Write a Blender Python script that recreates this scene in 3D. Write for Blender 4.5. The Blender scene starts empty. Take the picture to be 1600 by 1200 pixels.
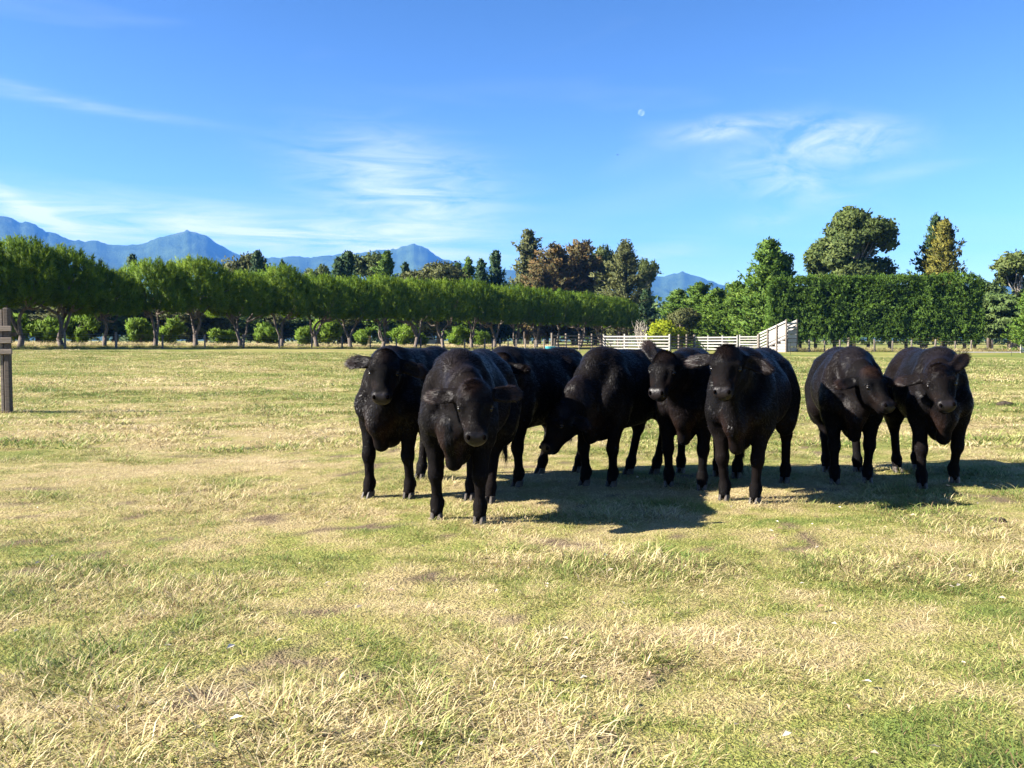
import bpy, math, random
import numpy as np
from mathutils import Vector, Matrix

# ------------------------------------------------------------------ camera, sky, sun, exposure
scene = bpy.context.scene
COL = scene.collection
LENS = 33.0
FPX = 1600 * LENS / 36.0            # focal length in pixels of the 1600 px wide photograph
HORIZON = 532.0
CAM_Z = 1.3
PITCH = math.atan((600 - HORIZON) / FPX)
cam_data = bpy.data.cameras.new('camera')
cam_data.lens = LENS
cam_data.sensor_width = 36
cam_data.clip_start = 0.05
cam_data.clip_end = 30000
cam = bpy.data.objects.new('camera', cam_data)
COL.objects.link(cam)
cam.location = (0, 0, CAM_Z)
cam.rotation_euler = (math.pi / 2 - PITCH, 0, 0)
scene.camera = cam

SUN_EL = math.radians(33)
SUN_AZ = math.radians(-90 - 11)      # compass angle from +Y, clockwise: sun on the left, a little behind the camera
SUN_DIR = Vector((math.sin(SUN_AZ) * math.cos(SUN_EL), math.cos(SUN_AZ) * math.cos(SUN_EL), math.sin(SUN_EL)))
sun_data = bpy.data.lights.new('sun', 'SUN')
sun_data.energy = 5.0
sun_data.angle = math.radians(0.53)
sun_data.color = (1.0, 0.93, 0.82)
sun = bpy.data.objects.new('sun', sun_data)
COL.objects.link(sun)
sun.rotation_euler = SUN_DIR.to_track_quat('Z', 'Y').to_euler()
sun.location = (-30, -5, 40)

scene.view_settings.view_transform = 'Standard'
scene.view_settings.look = 'None'
scene.view_settings.gamma = 1
scene.view_settings.exposure = 2.22
scene.view_settings.use_curve_mapping = False
scene.cycles.use_denoising = True
scene.cycles.volume_bounces = 0
scene.cycles.max_bounces = 6
scene.cycles.transparent_max_bounces = 12

world = bpy.data.worlds.new('World')
scene.world = world
world.use_nodes = True
world.cycles.sampling_method = 'MANUAL'
world.cycles.sample_map_resolution = 256
wn, wl = world.node_tree.nodes, world.node_tree.links
wn.clear()
def WN(t, **kw):
    n = wn.new(t)
    for k, v in kw.items():
        setattr(n, k, v)
    return n
def wmath(op, a, b=None, c=None, clamp=False):
    n = WN('ShaderNodeMath', operation=op, use_clamp=clamp)
    for i, v in enumerate((a, b, c)):
        if v is None:
            continue
        if isinstance(v, (int, float)):
            n.inputs[i].default_value = v
        else:
            wl.new(v, n.inputs[i])
    return n.outputs[0]
sky = WN('ShaderNodeTexSky', sky_type='NISHITA')
sky.sun_disc = False
sky.sun_elevation = SUN_EL
sky.sun_rotation = SUN_AZ
sky.altitude = 50
sky.air_density = 1.0
sky.dust_density = 0.25
sky.ozone_density = 2.2
tc = WN('ShaderNodeTexCoord')
sep = WN('ShaderNodeSeparateXYZ')
wl.new(tc.outputs['Generated'], sep.inputs[0])
W_AZ = wmath('ARCTAN2', sep.outputs[0], sep.outputs[1])
W_EL = wmath('ARCSINE', sep.outputs[2])
# wind-drawn cirrus: streaky noise in (azimuth, elevation), gathered in a few banks
comb = WN('ShaderNodeCombineXYZ')
wl.new(W_AZ, comb.inputs[0]); wl.new(W_EL, comb.inputs[1])
def streaks(rot, sx, sy, scale, detail, dist, seed):
    mp = WN('ShaderNodeMapping')
    mp.inputs['Rotation'].default_value = (0, 0, math.radians(rot))
    mp.inputs['Scale'].default_value = (sx, sy, 1)
    mp.inputs['Location'].default_value = (seed, seed * 1.7, 0)
    wl.new(comb.outputs[0], mp.inputs[0])
    nz = WN('ShaderNodeTexNoise', noise_dimensions='2D')
    nz.inputs['Scale'].default_value = scale
    nz.inputs['Detail'].default_value = detail
    nz.inputs['Roughness'].default_value = 0.62
    nz.inputs['Distortion'].default_value = dist
    wl.new(mp.outputs[0], nz.inputs['Vector'])
    return nz.outputs[0]
fine = streaks(-7, 3.0, 26, 2.2, 5, 0.35, 3.1)
puff = streaks(10, 8, 20, 2.0, 5, 0.35, 8.3)
slant = streaks(-12, 4, 24, 2.6, 5, 0.4, 1.9)
fine_s = wmath('MULTIPLY_ADD', fine, 2.6, -0.75, clamp=True)
puff_s = wmath('MULTIPLY_ADD', puff, 3.2, -1.15, clamp=True)
slant_s = wmath('MULTIPLY_ADD', slant, 2.6, -0.8, clamp=True)
def bank(px, py, rx, ry, rot, strength, tex):
    a0 = math.atan((px - 800) / FPX); e0 = math.atan((HORIZON - py) / FPX * math.cos(a0))
    c, s = math.cos(math.radians(rot)), math.sin(math.radians(rot))
    da = wmath('SUBTRACT', W_AZ, a0); de = wmath('SUBTRACT', W_EL, e0)
    u = wmath('ADD', wmath('MULTIPLY', da, c * FPX / rx), wmath('MULTIPLY', de, s * FPX / rx))
    v = wmath('ADD', wmath('MULTIPLY', da, -s * FPX / ry), wmath('MULTIPLY', de, c * FPX / ry))
    q = wmath('ADD', wmath('MULTIPLY', u, u), wmath('MULTIPLY', v, v))
    g = wmath('EXPONENT', wmath('MULTIPLY', q, -1.0))
    return wmath('MULTIPLY', wmath('MULTIPLY', g, strength), tex)
banks = [bank(640, 300, 135, 62, -14, 0.85, slant_s), bank(600, 375, 210, 30, -3, 0.95, fine_s),
         bank(230, 352, 340, 34, -2, 1.0, fine_s), bank(150, 172, 130, 7, -4, 0.30, fine_s),
         bank(30, 138, 90, 7, -7, 0.25, fine_s), bank(60, 334, 105, 12, -28, 0.8, fine_s),
         bank(1120, 206, 72, 14, 5, 0.6, puff_s), bank(1300, 222, 90, 28, -4, 0.75, puff_s),
         bank(1225, 285, 95, 32, -12, 0.5, puff_s), bank(1400, 274, 80, 10, 8, 0.2, fine_s),
         bank(1190, 346, 40, 14, 0, 0.3, puff_s), bank(1040, 395, 60, 24, 8, 0.4, fine_s)]
tot = banks[0]
for b in banks[1:]:
    tot = wmath('ADD', tot, b)
# thin cirrus of the same kind all round the sky
veil = wmath('MULTIPLY', wmath('MULTIPLY_ADD', streaks(-6, 1.2, 7, 1.3, 3, 0.5, 21.0), 2.4, -1.35, clamp=True), 0.18)
tot = wmath('ADD', tot, veil, clamp=True)
# the deep clear blue of the day: contrast of the sky's own colour
SKY_REF = 5.0
def vmul(c, k):
    n = WN('ShaderNodeVectorMath', operation='SCALE'); wl.new(c, n.inputs[0]); n.inputs['Scale'].default_value = k
    return n.outputs[0]
hs = WN('ShaderNodeGamma'); hs.inputs['Gamma'].default_value = 1.68
wl.new(vmul(sky.outputs[0], 1 / SKY_REF), hs.inputs['Color'])
tint = WN('ShaderNodeVectorMath', operation='MULTIPLY'); wl.new(hs.outputs[0], tint.inputs[0]); tint.inputs[1].default_value = (0.92, 0.96, 1.02)
sky_col = vmul(tint.outputs[0], SKY_REF * 0.87)
mixc = WN('ShaderNodeMix', data_type='RGBA')
wl.new(tot, mixc.inputs['Factor'])
wl.new(sky_col, mixc.inputs['A'])
mixc.inputs['B'].default_value = (6.0, 6.1, 6.2, 1)
bg = WN('ShaderNodeBackground')
bg.inputs['Strength'].default_value = 0.05
wl.new(mixc.outputs['Result'], bg.inputs['Color'])
wo = WN('ShaderNodeOutputWorld')
wl.new(bg.outputs[0], wo.inputs['Surface'])

# ------------------------------------------------------------------ helpers
RNG = np.random.default_rng(7)
random.seed(7)

def _hash(ix, iy, seed):
    h = (ix.astype(np.int64) * 374761393 + iy.astype(np.int64) * 668265263 + seed * 974634777) & 0x7fffffff
    h = ((h ^ (h >> 13)) * 1274126177) & 0x7fffffff
    return ((h ^ (h >> 16)) & 0xffff) / 65535.0
def vnoise(x, y, seed=0):
    x = np.asarray(x, float); y = np.asarray(y, float)
    ix, iy = np.floor(x), np.floor(y)
    fx, fy = x - ix, y - iy
    fx = fx * fx * (3 - 2 * fx); fy = fy * fy * (3 - 2 * fy)
    a, b = _hash(ix, iy, seed), _hash(ix + 1, iy, seed)
    c, d = _hash(ix, iy + 1, seed), _hash(ix + 1, iy + 1, seed)
    return (a + (b - a) * fx) * (1 - fy) + (c + (d - c) * fx) * fy
def fbm(x, y, oct=4, seed=0):
    s, a, t = 0, 1.0, 0
    for i in range(oct):
        s = s + a * vnoise(np.asarray(x) * 2 ** i, np.asarray(y) * 2 ** i, seed + i); t += a; a *= 0.5
    return s / t
def sstep(a, b, x):
    t = np.clip((np.asarray(x, float) - a) / (b - a), 0, 1)
    return t * t * (3 - 2 * t)

def ground_z(x, y):
    x = np.asarray(x, float); y = np.asarray(y, float)
    side = 0.06 + 0.86 / (1 + np.exp((x + 6) / 14.0))
    rise = 0.86 * sstep(24, 68, y) * side * (1 - 0.4 * sstep(75, 125, y))
    near = 1 - sstep(25, 45, np.hypot(x, y))
    bump = near * (0.07 * (fbm(x * 0.35, y * 0.35, 3, 5) - 0.5) + 0.035 * (fbm(x * 1.9, y * 1.9, 3, 9) - 0.5))
    return rise + bump
def gz(x, y):
    return float(ground_z(np.array([x]), np.array([y]))[0])

CP, SP = math.cos(PITCH), math.sin(PITCH)
def ray(px, py):
    u, v = (px - 800) / FPX, (600 - py) / FPX
    return np.array([u, CP + v * SP, -SP + v * CP])
def at(px, py, Y):
    d = ray(px, py)
    return np.array([0, 0, CAM_Z]) + d * (Y / d[1])
def on_ground(px, py):
    d = ray(px, py)
    return np.array([0, 0, CAM_Z]) + d * (CAM_Z / -d[2])
def xat(px, Y):
    return (px - 800) / FPX * Y * 1.0

def mesh_np(name, V, F, smooth=False):
    V = np.asarray(V, np.float32); F = np.asarray(F, np.int32)
    m = bpy.data.meshes.new(name)
    k = F.shape[1]
    m.vertices.add(len(V)); m.vertices.foreach_set('co', V.ravel())
    m.loops.add(F.size); m.loops.foreach_set('vertex_index', F.ravel())
    m.polygons.add(len(F)); m.polygons.foreach_set('loop_start', np.arange(0, F.size, k, dtype=np.int32))
    m.polygons.foreach_set('loop_total', np.full(len(F), k, np.int32))
    if smooth:
        m.polygons.foreach_set('use_smooth', np.ones(len(F), bool))
    m.update(calc_edges=True)
    return m
def vattr(m, name, arr):
    arr = np.asarray(arr, np.float32)
    if arr.ndim == 1:
        a = m.attributes.new(name, 'FLOAT', 'POINT'); a.data.foreach_set('value', arr)
    else:
        a = m.attributes.new(name, 'FLOAT_COLOR', 'POINT')
        a.data.foreach_set('color', np.c_[arr, np.ones(len(arr))].astype(np.float32).ravel())

def tag(o, label=None, cat=None, group=None, kind=None):
    if label: o['label'] = label
    if cat: o['category'] = cat
    if group: o['group'] = group
    if kind: o['kind'] = kind
    return o
def empty(name, loc=(0, 0, 0), rz=0):
    o = bpy.data.objects.new(name, None)
    o.empty_display_size = 0.3
    COL.objects.link(o); o.location = loc; o.rotation_euler = (0, 0, rz)
    return o
def obj(name, mesh, mat=None, parent=None, loc=None):
    o = bpy.data.objects.new(name, mesh)
    COL.objects.link(o)
    if mat is not None and not mesh.materials:
        mesh.materials.append(mat)
    if parent is not None: o.parent = parent
    if loc is not None: o.location = loc
    return o

class MB:
    """collects boxes, tubes and lathes into one mesh"""
    def __init__(s): s.v = []; s.f = []
    def add(s, vs, fs):
        n = len(s.v); s.v += [tuple(v) for v in vs]; s.f += [tuple(i + n for i in f) for f in fs]
    def box(s, c, size, rot=None, bev=0.0):
        sx, sy, sz = [d / 2 for d in size]
        if bev > 0:
            b = min(bev, sx * .45, sy * .45, sz * .45)
            ring = lambda ax, ay, z: [(-ax + b, -ay, z), (ax - b, -ay, z), (ax, -ay + b, z), (ax, ay - b, z), (ax - b, ay, z), (-ax + b, ay, z), (-ax, ay - b, z), (-ax, -ay + b, z)]
            vs = ring(sx - b, sy - b, -sz) + ring(sx, sy, -sz + b) + ring(sx, sy, sz - b) + ring(sx - b, sy - b, sz)
            fs = [tuple(range(7, -1, -1)), tuple(range(24, 32))]
            for k in range(3):
                for i in range(8):
                    j = (i + 1) % 8
                    fs.append((k * 8 + i, k * 8 + j, k * 8 + 8 + j, k * 8 + 8 + i))
        else:
            vs = [(x, y, z) for z in (-sz, sz) for x, y in ((-sx, -sy), (sx, -sy), (sx, sy), (-sx, sy))]
            fs = [(3, 2, 1, 0), (4, 5, 6, 7), (0, 1, 5, 4), (1, 2, 6, 5), (2, 3, 7, 6), (3, 0, 4, 7)]
        out = []
        for v in vs:
            v = Vector(v)
            if rot is not None: v = rot @ v
            out.append(v + Vector(c))
        s.add(out, fs); return s
    def bar(s, a, b, w, h, bev=0.0):
        a, b = Vector(a), Vector(b); d = (b - a)
        x = d.normalized(); up = Vector((0, 0, 1))
        if abs(x.z) > 0.95: up = Vector((0, 1, 0))
        y = up.cross(x).normalized(); z = x.cross(y)
        R = Matrix((x, y, z)).transposed()
        return s.box((a + b) / 2, (d.length, w, h), R, bev)
    def tube(s, pts, rad, n=8, cap=True):
        pts = [Vector(p) for p in pts]; vs = []; fs = []
        t0 = None
        for i, p in enumerate(pts):
            t = (pts[min(i + 1, len(pts) - 1)] - pts[max(i - 1, 0)]).normalized()
            ref = Vector((1, 0, 0)) if abs(t.x) < 0.8 else Vector((0, 1, 0))
            u = t.cross(ref).normalized(); w = t.cross(u)
            for k in range(n):
                a = 2 * math.pi * k / n
                vs.append(p + (u * math.cos(a) + w * math.sin(a)) * rad[i])
        for i in range(len(pts) - 1):
            for k in range(n):
                j = (k + 1) % n
                fs.append((i * n + k, i * n + j, (i + 1) * n + j, (i + 1) * n + k))
        if cap:
            fs.append(tuple(range(n - 1, -1, -1))); fs.append(tuple(range((len(pts) - 1) * n, len(pts) * n)))
        s.add(vs, fs); return s
    def mesh(s, name, smooth=False):
        m = bpy.data.meshes.new(name)
        m.from_pydata(s.v, [], s.f)
        if smooth: m.polygons.foreach_set('use_smooth', [True] * len(m.polygons))
        m.update(); return m
    def build(s, name, mat, parent=None, smooth=False, loc=None):
        return obj(name, s.mesh(name, smooth), mat, parent, loc)

# ------------------------------------------------------------------ material helpers
class NT:
    def __init__(s, name):
        s.m = bpy.data.materials.new(name); s.m.use_nodes = True
        s.t = s.m.node_tree; s.n = s.t.nodes; s.l = s.t.links
        s.n.clear()
        s.out = s.n.new('ShaderNodeOutputMaterial')
    def node(s, t, ins=None, **kw):
        n = s.n.new(t)
        for k, v in kw.items(): setattr(n, k, v)
        for k, v in (ins or {}).items(): s.set(n.inputs[k], v)
        return n
    def set(s, inp, v):
        if hasattr(v, 'links') or hasattr(v, 'is_linked'): s.l.new(v, inp)
        else: inp.default_value = v
    def math(s, op, a, b=0.0, clamp=False):
        n = s.node('ShaderNodeMath', {0: a, 1: b}, operation=op, use_clamp=clamp); return n.outputs[0]
    def noise(s, vec, scale, detail=4, rough=0.55, dist=0.0):
        return s.node('ShaderNodeTexNoise', {'Vector': vec, 'Scale': scale, 'Detail': detail, 'Roughness': rough, 'Distortion': dist}).outputs[0]
    def ramp(s, fac, stops):
        r = s.node('ShaderNodeValToRGB', {'Fac': fac})
        el = r.color_ramp.elements
        while len(el) < len(stops): el.new(0.5)
        for e, (p, c) in zip(el, stops):
            e.position = p; e.color = (*c, 1) if len(c) == 3 else c
        return r.outputs[0]
    def mix(s, f, a, b, blend='MIX'):
        n = s.node('ShaderNodeMix', data_type='RGBA', blend_type=blend)
        s.set(n.inputs['Factor'], f)
        s.set(n.inputs['A'], (*a, 1) if isinstance(a, tuple) and len(a) == 3 else a)
        s.set(n.inputs['B'], (*b, 1) if isinstance(b, tuple) and len(b) == 3 else b)
        return n.outputs['Result']
    def attr(s, name, out='Fac'):
        return s.node('ShaderNodeAttribute', attribute_name=name).outputs[out]
    def pos(s): return s.node('ShaderNodeNewGeometry').outputs['Position']
    def island(s): return s.node('ShaderNodeNewGeometry').outputs['Random Per Island']
    def objc(s): return s.node('ShaderNodeTexCoord').outputs['Object']
    def bump(s, h, strength=0.3, dist=0.02):
        return s.node('ShaderNodeBump', {'Height': h, 'Strength': strength, 'Distance': dist}).outputs[0]
    def principled(s, col, rough=0.7, spec=0.3, normal=None, **extra):
        p = s.node('ShaderNodeBsdfPrincipled')
        s.set(p.inputs['Base Color'], (*col, 1) if isinstance(col, tuple) and len(col) == 3 else col)
        s.set(p.inputs['Roughness'], rough); s.set(p.inputs['Specular IOR Level'], spec)
        if normal is not None: s.set(p.inputs['Normal'], normal)
        for k, v in extra.items(): s.set(p.inputs[k.replace('_', ' ')], v)
        s.l.new(p.outputs[0], s.out.inputs['Surface']); return s.m
    def leaf(s, col, trans=0.3, rough=0.5, spec=0.3, tcol=None):
        p = s.node('ShaderNodeBsdfPrincipled', {'Base Color': col, 'Roughness': rough, 'Specular IOR Level': spec})
        t = s.node('ShaderNodeBsdfTranslucent', {'Color': col if tcol is None else tcol})
        mx = s.node('ShaderNodeMixShader', {'Fac': trans, 1: p.outputs[0], 2: t.outputs[0]})
        s.l.new(mx.outputs[0], s.out.inputs['Surface']); return s.m
# ------------------------------------------------------------------ ground, grass colours, mountains, haze
def patch_field(x, y):
    """straw (low) and green (high) patches, the same field for the turf sheet and the blades"""
    x = np.asarray(x, float); y = np.asarray(y, float)
    wx, wy = x + 0.9 * fbm(x * 0.7, y * 0.7, 2, 61), y + 0.9 * fbm(x * 0.7, y * 0.7, 2, 62)
    v = 0.30 * fbm(wx * 0.35, wy * 0.35, 2, 11) + 0.40 * fbm(wx * 1.4, wy * 1.4, 4, 12) + 0.30 * vnoise(x * 7, y * 7, 13)
    v = 0.5 + (v - 0.5) * 0.95
    return v + 0.022 + np.interp(y, [2, 5, 9, 15, 45], [-0.01, 0.0, 0.005, -0.01, 0.05]) + np.interp(x, [-5, 6], [-0.03, 0.03])

def bare_field(x, y):
    return fbm(np.asarray(x) * 3.6 + 9, np.asarray(y) * 3.6, 3, 33)

n = NT('turf')
P = n.pos()
fine_n = n.noise(P, 16, 3, 0.7)
speck = n.noise(P, 60, 2, 0.6)
gg = n.math('ADD', n.attr('patch'), n.math('MULTIPLY', n.math('SUBTRACT', fine_n, 0.5), 0.34))
col = n.ramp(gg, [(0.36, (0.33, 0.265, 0.135)), (0.47, (0.30, 0.26, 0.105)), (0.56, (0.235, 0.235, 0.066)), (0.70, (0.14, 0.175, 0.04))])
soil = n.ramp(speck, [(0.30, (0.45, 0.41, 0.33)), (0.62, (1, 1, 1))])
col = n.mix(0.75, col, soil, 'MULTIPLY')
bare = n.attr('bare')
col = n.mix(bare, col, n.ramp(fine_n, [(0.3, (0.07, 0.050, 0.032)), (0.7, (0.17, 0.125, 0.08))]))
MAT_TURF = n.principled(col, 0.95, 0.1, n.bump(speck, 0.8, 0.03))

n = NT('grass_blade')
isl = n.island()
pa = n.node('ShaderNodeAttribute', attribute_name='patch', attribute_type='INSTANCER').outputs['Fac']
gg = n.math('ADD', pa, n.math('MULTIPLY', n.math('SUBTRACT', isl, 0.5), 0.34))
col = n.ramp(gg, [(0.30, (0.60, 0.49, 0.30)), (0.42, (0.51, 0.425, 0.21)), (0.50, (0.40, 0.365, 0.145)), (0.58, (0.255, 0.28, 0.078)), (0.72, (0.115, 0.170, 0.038))])
dead = n.math('LESS_THAN', n.math('FRACT', n.math('MULTIPLY', isl, 37.0)), 0.16)
col = n.mix(dead, col, (0.20, 0.135, 0.07))
MAT_BLADE = n.leaf(col, 0.3, 0.55, 0.25)

def build_ground():
    u = np.linspace(-1, 1, 261)
    xs = np.sign(u) * (np.abs(u) * 14 + 9986 * np.abs(u) ** 7)
    v = np.linspace(0, 1, 281)
    ys = np.concatenate([np.linspace(-10000, -40, 14)[:-1], np.linspace(-40, -1, 14)[:-1], -1 + 36 * v ** 1.15 + 9965 * v ** 9])
    X, Y = np.meshgrid(xs, ys)
    Z = ground_z(X, Y)
    nx, ny = len(xs), len(ys)
    idx = np.arange(nx * ny).reshape(ny, nx)
    F = np.stack([idx[:-1, :-1], idx[:-1, 1:], idx[1:, 1:], idx[1:, :-1]], -1).reshape(-1, 4)
    m = mesh_np('ground', np.c_[X.ravel(), Y.ravel(), Z.ravel()], F, True)
    vattr(m, 'patch', patch_field(X.ravel(), Y.ravel()))
    vattr(m, 'bare', sstep(0.31, 0.24, bare_field(X.ravel(), Y.ravel())) * (1 - sstep(14, 24, np.hypot(X, Y).ravel())))
    tag(obj('ground', m, MAT_TURF), kind='structure')
build_ground()

def build_mountains():
    prof = [(-900, 380), (-600, 350), (-300, 330), (-120, 345), (0, 338), (20, 342), (55, 352), (80, 362), (105, 375), (150, 377), (190, 386), (235, 379), (270, 367), (300, 362),
            (325, 370), (350, 386), (372, 398), (400, 403), (430, 403), (480, 402), (520, 400), (560, 397), (600, 391), (625, 388), (648, 381), (670, 391), (695, 406),
            (720, 413), (770, 418), (850, 430), (930, 428), (1000, 420), (1018, 430), (1035, 433), (1065, 425), (1095, 434), (1130, 447), (1180, 458), (1300, 462), (1450, 455), (1700, 440), (2100, 430), (2600, 450)]
    px = np.array([p[0] for p in prof], float); el = (HORIZON - np.array([p[1] for p in prof], float)) / FPX
    az = np.arctan((px - 800) / FPX)
    A = np.linspace(az[0], az[-1], 620)
    tan_e = np.interp(A, az, el)
    k = np.array([0.25, 0.5, 0.25])
    tan_e = np.convolve(np.pad(tan_e, 1, 'edge'), k, 'valid')
    R0 = 7400.0
    rr = np.concatenate([np.linspace(3300, R0, 90), np.linspace(R0, 9400, 16)[1:]])
    AA, RR = np.meshgrid(A, rr)
    tan_e = tan_e * np.cos(A) * (1 + 0.022 * (fbm(A * 190, A * 0, 3, 5) - 0.5) * 2)
    crest = tan_e[None, :] * R0
    t = np.clip((RR - 3300) / (R0 - 3300), 0, 1)
    env = np.where(RR <= R0, t ** 1.7, 1 - 0.65 * sstep(R0, 9400, RR))
    X, Y = RR * np.sin(AA), RR * np.cos(AA)
    ridg = 1 - np.abs(2 * fbm(AA * 26 + t * 1.5, RR / 1300, 4, 31) - 1)
    spur = 1 - np.abs(2 * fbm(AA * 60 - t * 2.5, RR / 850, 3, 47) - 1)
    cut = np.sin(np.pi * np.clip(t, 0, 1)) ** 0.8
    h = crest * (env * (1 - 0.0 * cut) + cut * 0.17 * (ridg - 0.6) + cut * 0.05 * (spur - 0.6))
    h += crest * (0.012 * (fbm(AA * 700, RR / 60, 2, 77) - 0.5)) * np.where(RR <= R0, t, 1)
    Zc = np.maximum(h, -2) - 1.0
    # keep every slope below the sight line of its crest
    lim = tan_e[None, :] * RR * (0.985 - 0.0 * t)
    Zc = np.where((RR < R0 * 0.985), np.minimum(Zc, lim * 0.975), Zc)
    Zc = np.where(RR > R0, np.minimum(Zc, crest), Zc) + CAM_Z * np.where(t > 0.9, 1, 0)
    nA, nR = len(A), len(rr)
    idx = np.arange(nA * nR).reshape(nR, nA)
    F = np.stack([idx[:-1, :-1], idx[:-1, 1:], idx[1:, 1:], idx[1:, :-1]], -1).reshape(-1, 4)
    m = mesh_np('mountain_range', np.c_[X.ravel(), Y.ravel(), Zc.ravel()], F, True)
    n = NT('mountain_forest')
    P = n.pos()
    a = n.noise(P, 0.004, 6, 0.65); b = n.noise(P, 0.05, 3, 0.6)
    sepn = n.node('ShaderNodeSeparateXYZ', {0: P})
    f = n.math('ADD', n.math('MULTIPLY', a, 0.7), n.math('MULTIPLY', b, 0.3))
    c = n.ramp(f, [(0.35, (0.022, 0.040, 0.018)), (0.6, (0.05, 0.08, 0.03))])
    hi = n.node('ShaderNodeMapRange', {'Value': n.math('ADD', sepn.outputs[2], n.math('MULTIPLY', a, 360.0)), 'From Min': 980.0, 'From Max': 1120.0}).outputs[0]
    c = n.mix(hi, c, (0.15, 0.135, 0.12))
    mat = n.principled(c, 0.95, 0.05, n.bump(b, 1.0, 14.0))
    tag(obj('mountain_range', m, mat), kind='structure')
build_mountains()

def build_haze():
    b = MB(); b.box((0, 0, 520), (20600, 20600, 1044))
    n = NT('haze')
    pv = n.node('ShaderNodeVolumePrincipled')
    pv.inputs['Color'].default_value = (0.09, 0.32, 0.9, 1)
    pv.inputs['Density'].default_value = 0.000075
    pv.inputs['Anisotropy'].default_value = 0.0
    n.l.new(pv.outputs[0], n.out.inputs['Volume'])
    tag(b.build('haze', n.m), 'pale blue air between the paddock and the mountains', 'haze', kind='stuff')
build_haze()
# ------------------------------------------------------------------ cattle: one continuous body each, grown from a distance field
class Field:
    """smooth-blended distance field on a local grid, turned into one closed surface"""
    def __init__(s, lo, hi, h):
        s.h = h; s.lo = np.array(lo, float)
        s.n = np.ceil((np.array(hi) - s.lo) / h).astype(int) + 1
        s.D = np.full(s.n, 10.0, np.float32)
        s.ax = [s.lo[i] + h * np.arange(s.n[i]) for i in range(3)]
    def _sub(s, lo, hi):
        a = np.clip(np.floor((lo - s.lo) / s.h).astype(int), 0, s.n - 1)
        b = np.clip(np.ceil((hi - s.lo) / s.h).astype(int) + 1, 1, s.n)
        sl = tuple(slice(a[i], b[i]) for i in range(3))
        P = np.stack(np.meshgrid(*[s.ax[i][sl[i]] for i in range(3)], indexing='ij'), -1)
        return sl, P
    def _put(s, sl, d, k, sub=False):
        A = s.D[sl]
        if sub:
            hh = np.maximum(k - np.abs(-d - A), 0) / k
            s.D[sl] = np.maximum(A, -d) + hh * hh * k * 0.25
        else:
            hh = np.maximum(k - np.abs(d - A), 0) / k
            s.D[sl] = np.minimum(A, d) - hh * hh * k * 0.25
    def ell(s, c, r, R=None, k=0.06, sub=False):
        c = np.array(c, float); r = np.array(r, float)
        ext = (np.max(r) if R is not None else r) + k + 3 * s.h
        sl, P = s._sub(c - ext, c + ext)
        q = P - c
        if R is not None: q = q @ R          # columns of R are the local axes
        k0 = np.sqrt(((q / r) ** 2).sum(-1)); k1 = np.sqrt(((q / r ** 2) ** 2).sum(-1)) + 1e-9
        s._put(sl, k0 * (k0 - 1) / k1, k, sub)
    def cone(s, a, b, ra, rb, k=0.05, flat=None):
        """round cone; flat=(axis, factor) makes it narrower along that axis"""
        a = np.array(a, float); b = np.array(b, float)
        e = max(ra, rb) + k + 3 * s.h
        sl, P = s._sub(np.minimum(a, b) - e, np.maximum(a, b) + e)
        ab = b - a; q = P - a
        t = np.clip((q @ ab) / (ab @ ab + 1e-9), 0, 1)
        v = q - t[..., None] * ab
        if flat is not None:
            fa = np.array(flat[0], float); pr = v @ fa
            v = v + (pr * (1 / flat[1] - 1))[..., None] * fa
        s._put(sl, np.sqrt((v ** 2).sum(-1)) - (ra + t * (rb - ra)), k)
    def surface(s):
        D = s.D; n = D.shape
        neg = D < 0
        acc = np.zeros([m - 1 for m in n] + [3], np.float32); cnt = np.zeros([m - 1 for m in n], np.float32)
        edges = []
        for ax in range(3):
            lo = [slice(None)] * 3; hi = [slice(None)] * 3
            lo[ax] = slice(0, -1); hi[ax] = slice(1, None)
            a, b = D[tuple(lo)], D[tuple(hi)]
            cr = np.argwhere((a < 0) != (b < 0))
            va = a[tuple(cr.T)]; vb = b[tuple(cr.T)]
            t = va / (va - vb)
            p = cr.astype(np.float32); p[:, ax] += t
            o1, o2 = [i for i in range(3) if i != ax]
            for d1 in (0, -1):
                for d2 in (0, -1):
                    c = cr.copy(); c[:, o1] += d1; c[:, o2] += d2
                    np.add.at(acc, tuple(c.T), p); np.add.at(cnt, tuple(c.T), 1)
            edges.append((ax, o1, o2, cr, va < 0))
        cells = np.argwhere(cnt > 0)
        idx = np.full(cnt.shape, -1, np.int64); idx[tuple(cells.T)] = np.arange(len(cells))
        V = acc[tuple(cells.T)] / cnt[tuple(cells.T)][:, None] * s.h + s.lo
        F = []
        for ax, o1, o2, cr, inside in edges:
            q = []
            for d1, d2 in ((-1, -1), (0, -1), (0, 0), (-1, 0)):
                c = cr.copy(); c[:, o1] += d1; c[:, o2] += d2
                q.append(idx[tuple(c.T)])
            q = np.stack(q, 1)
            flip = inside if ax != 1 else ~inside
            q[~flip] = q[~flip][:, ::-1]
            F.append(q)
        return V, np.concatenate(F)

def unit(v):
    v = np.asarray(v, float); return v / (np.linalg.norm(v) + 1e-12)

def smoothed_normals(V, F, it=0):
    fn = np.cross(V[F[:, 2]] - V[F[:, 0]], V[F[:, 3]] - V[F[:, 1]])
    N = np.zeros_like(V)
    for i in range(4): np.add.at(N, F[:, i], fn)
    return N / (np.linalg.norm(N, axis=1, keepdims=True) + 1e-12)

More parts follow.
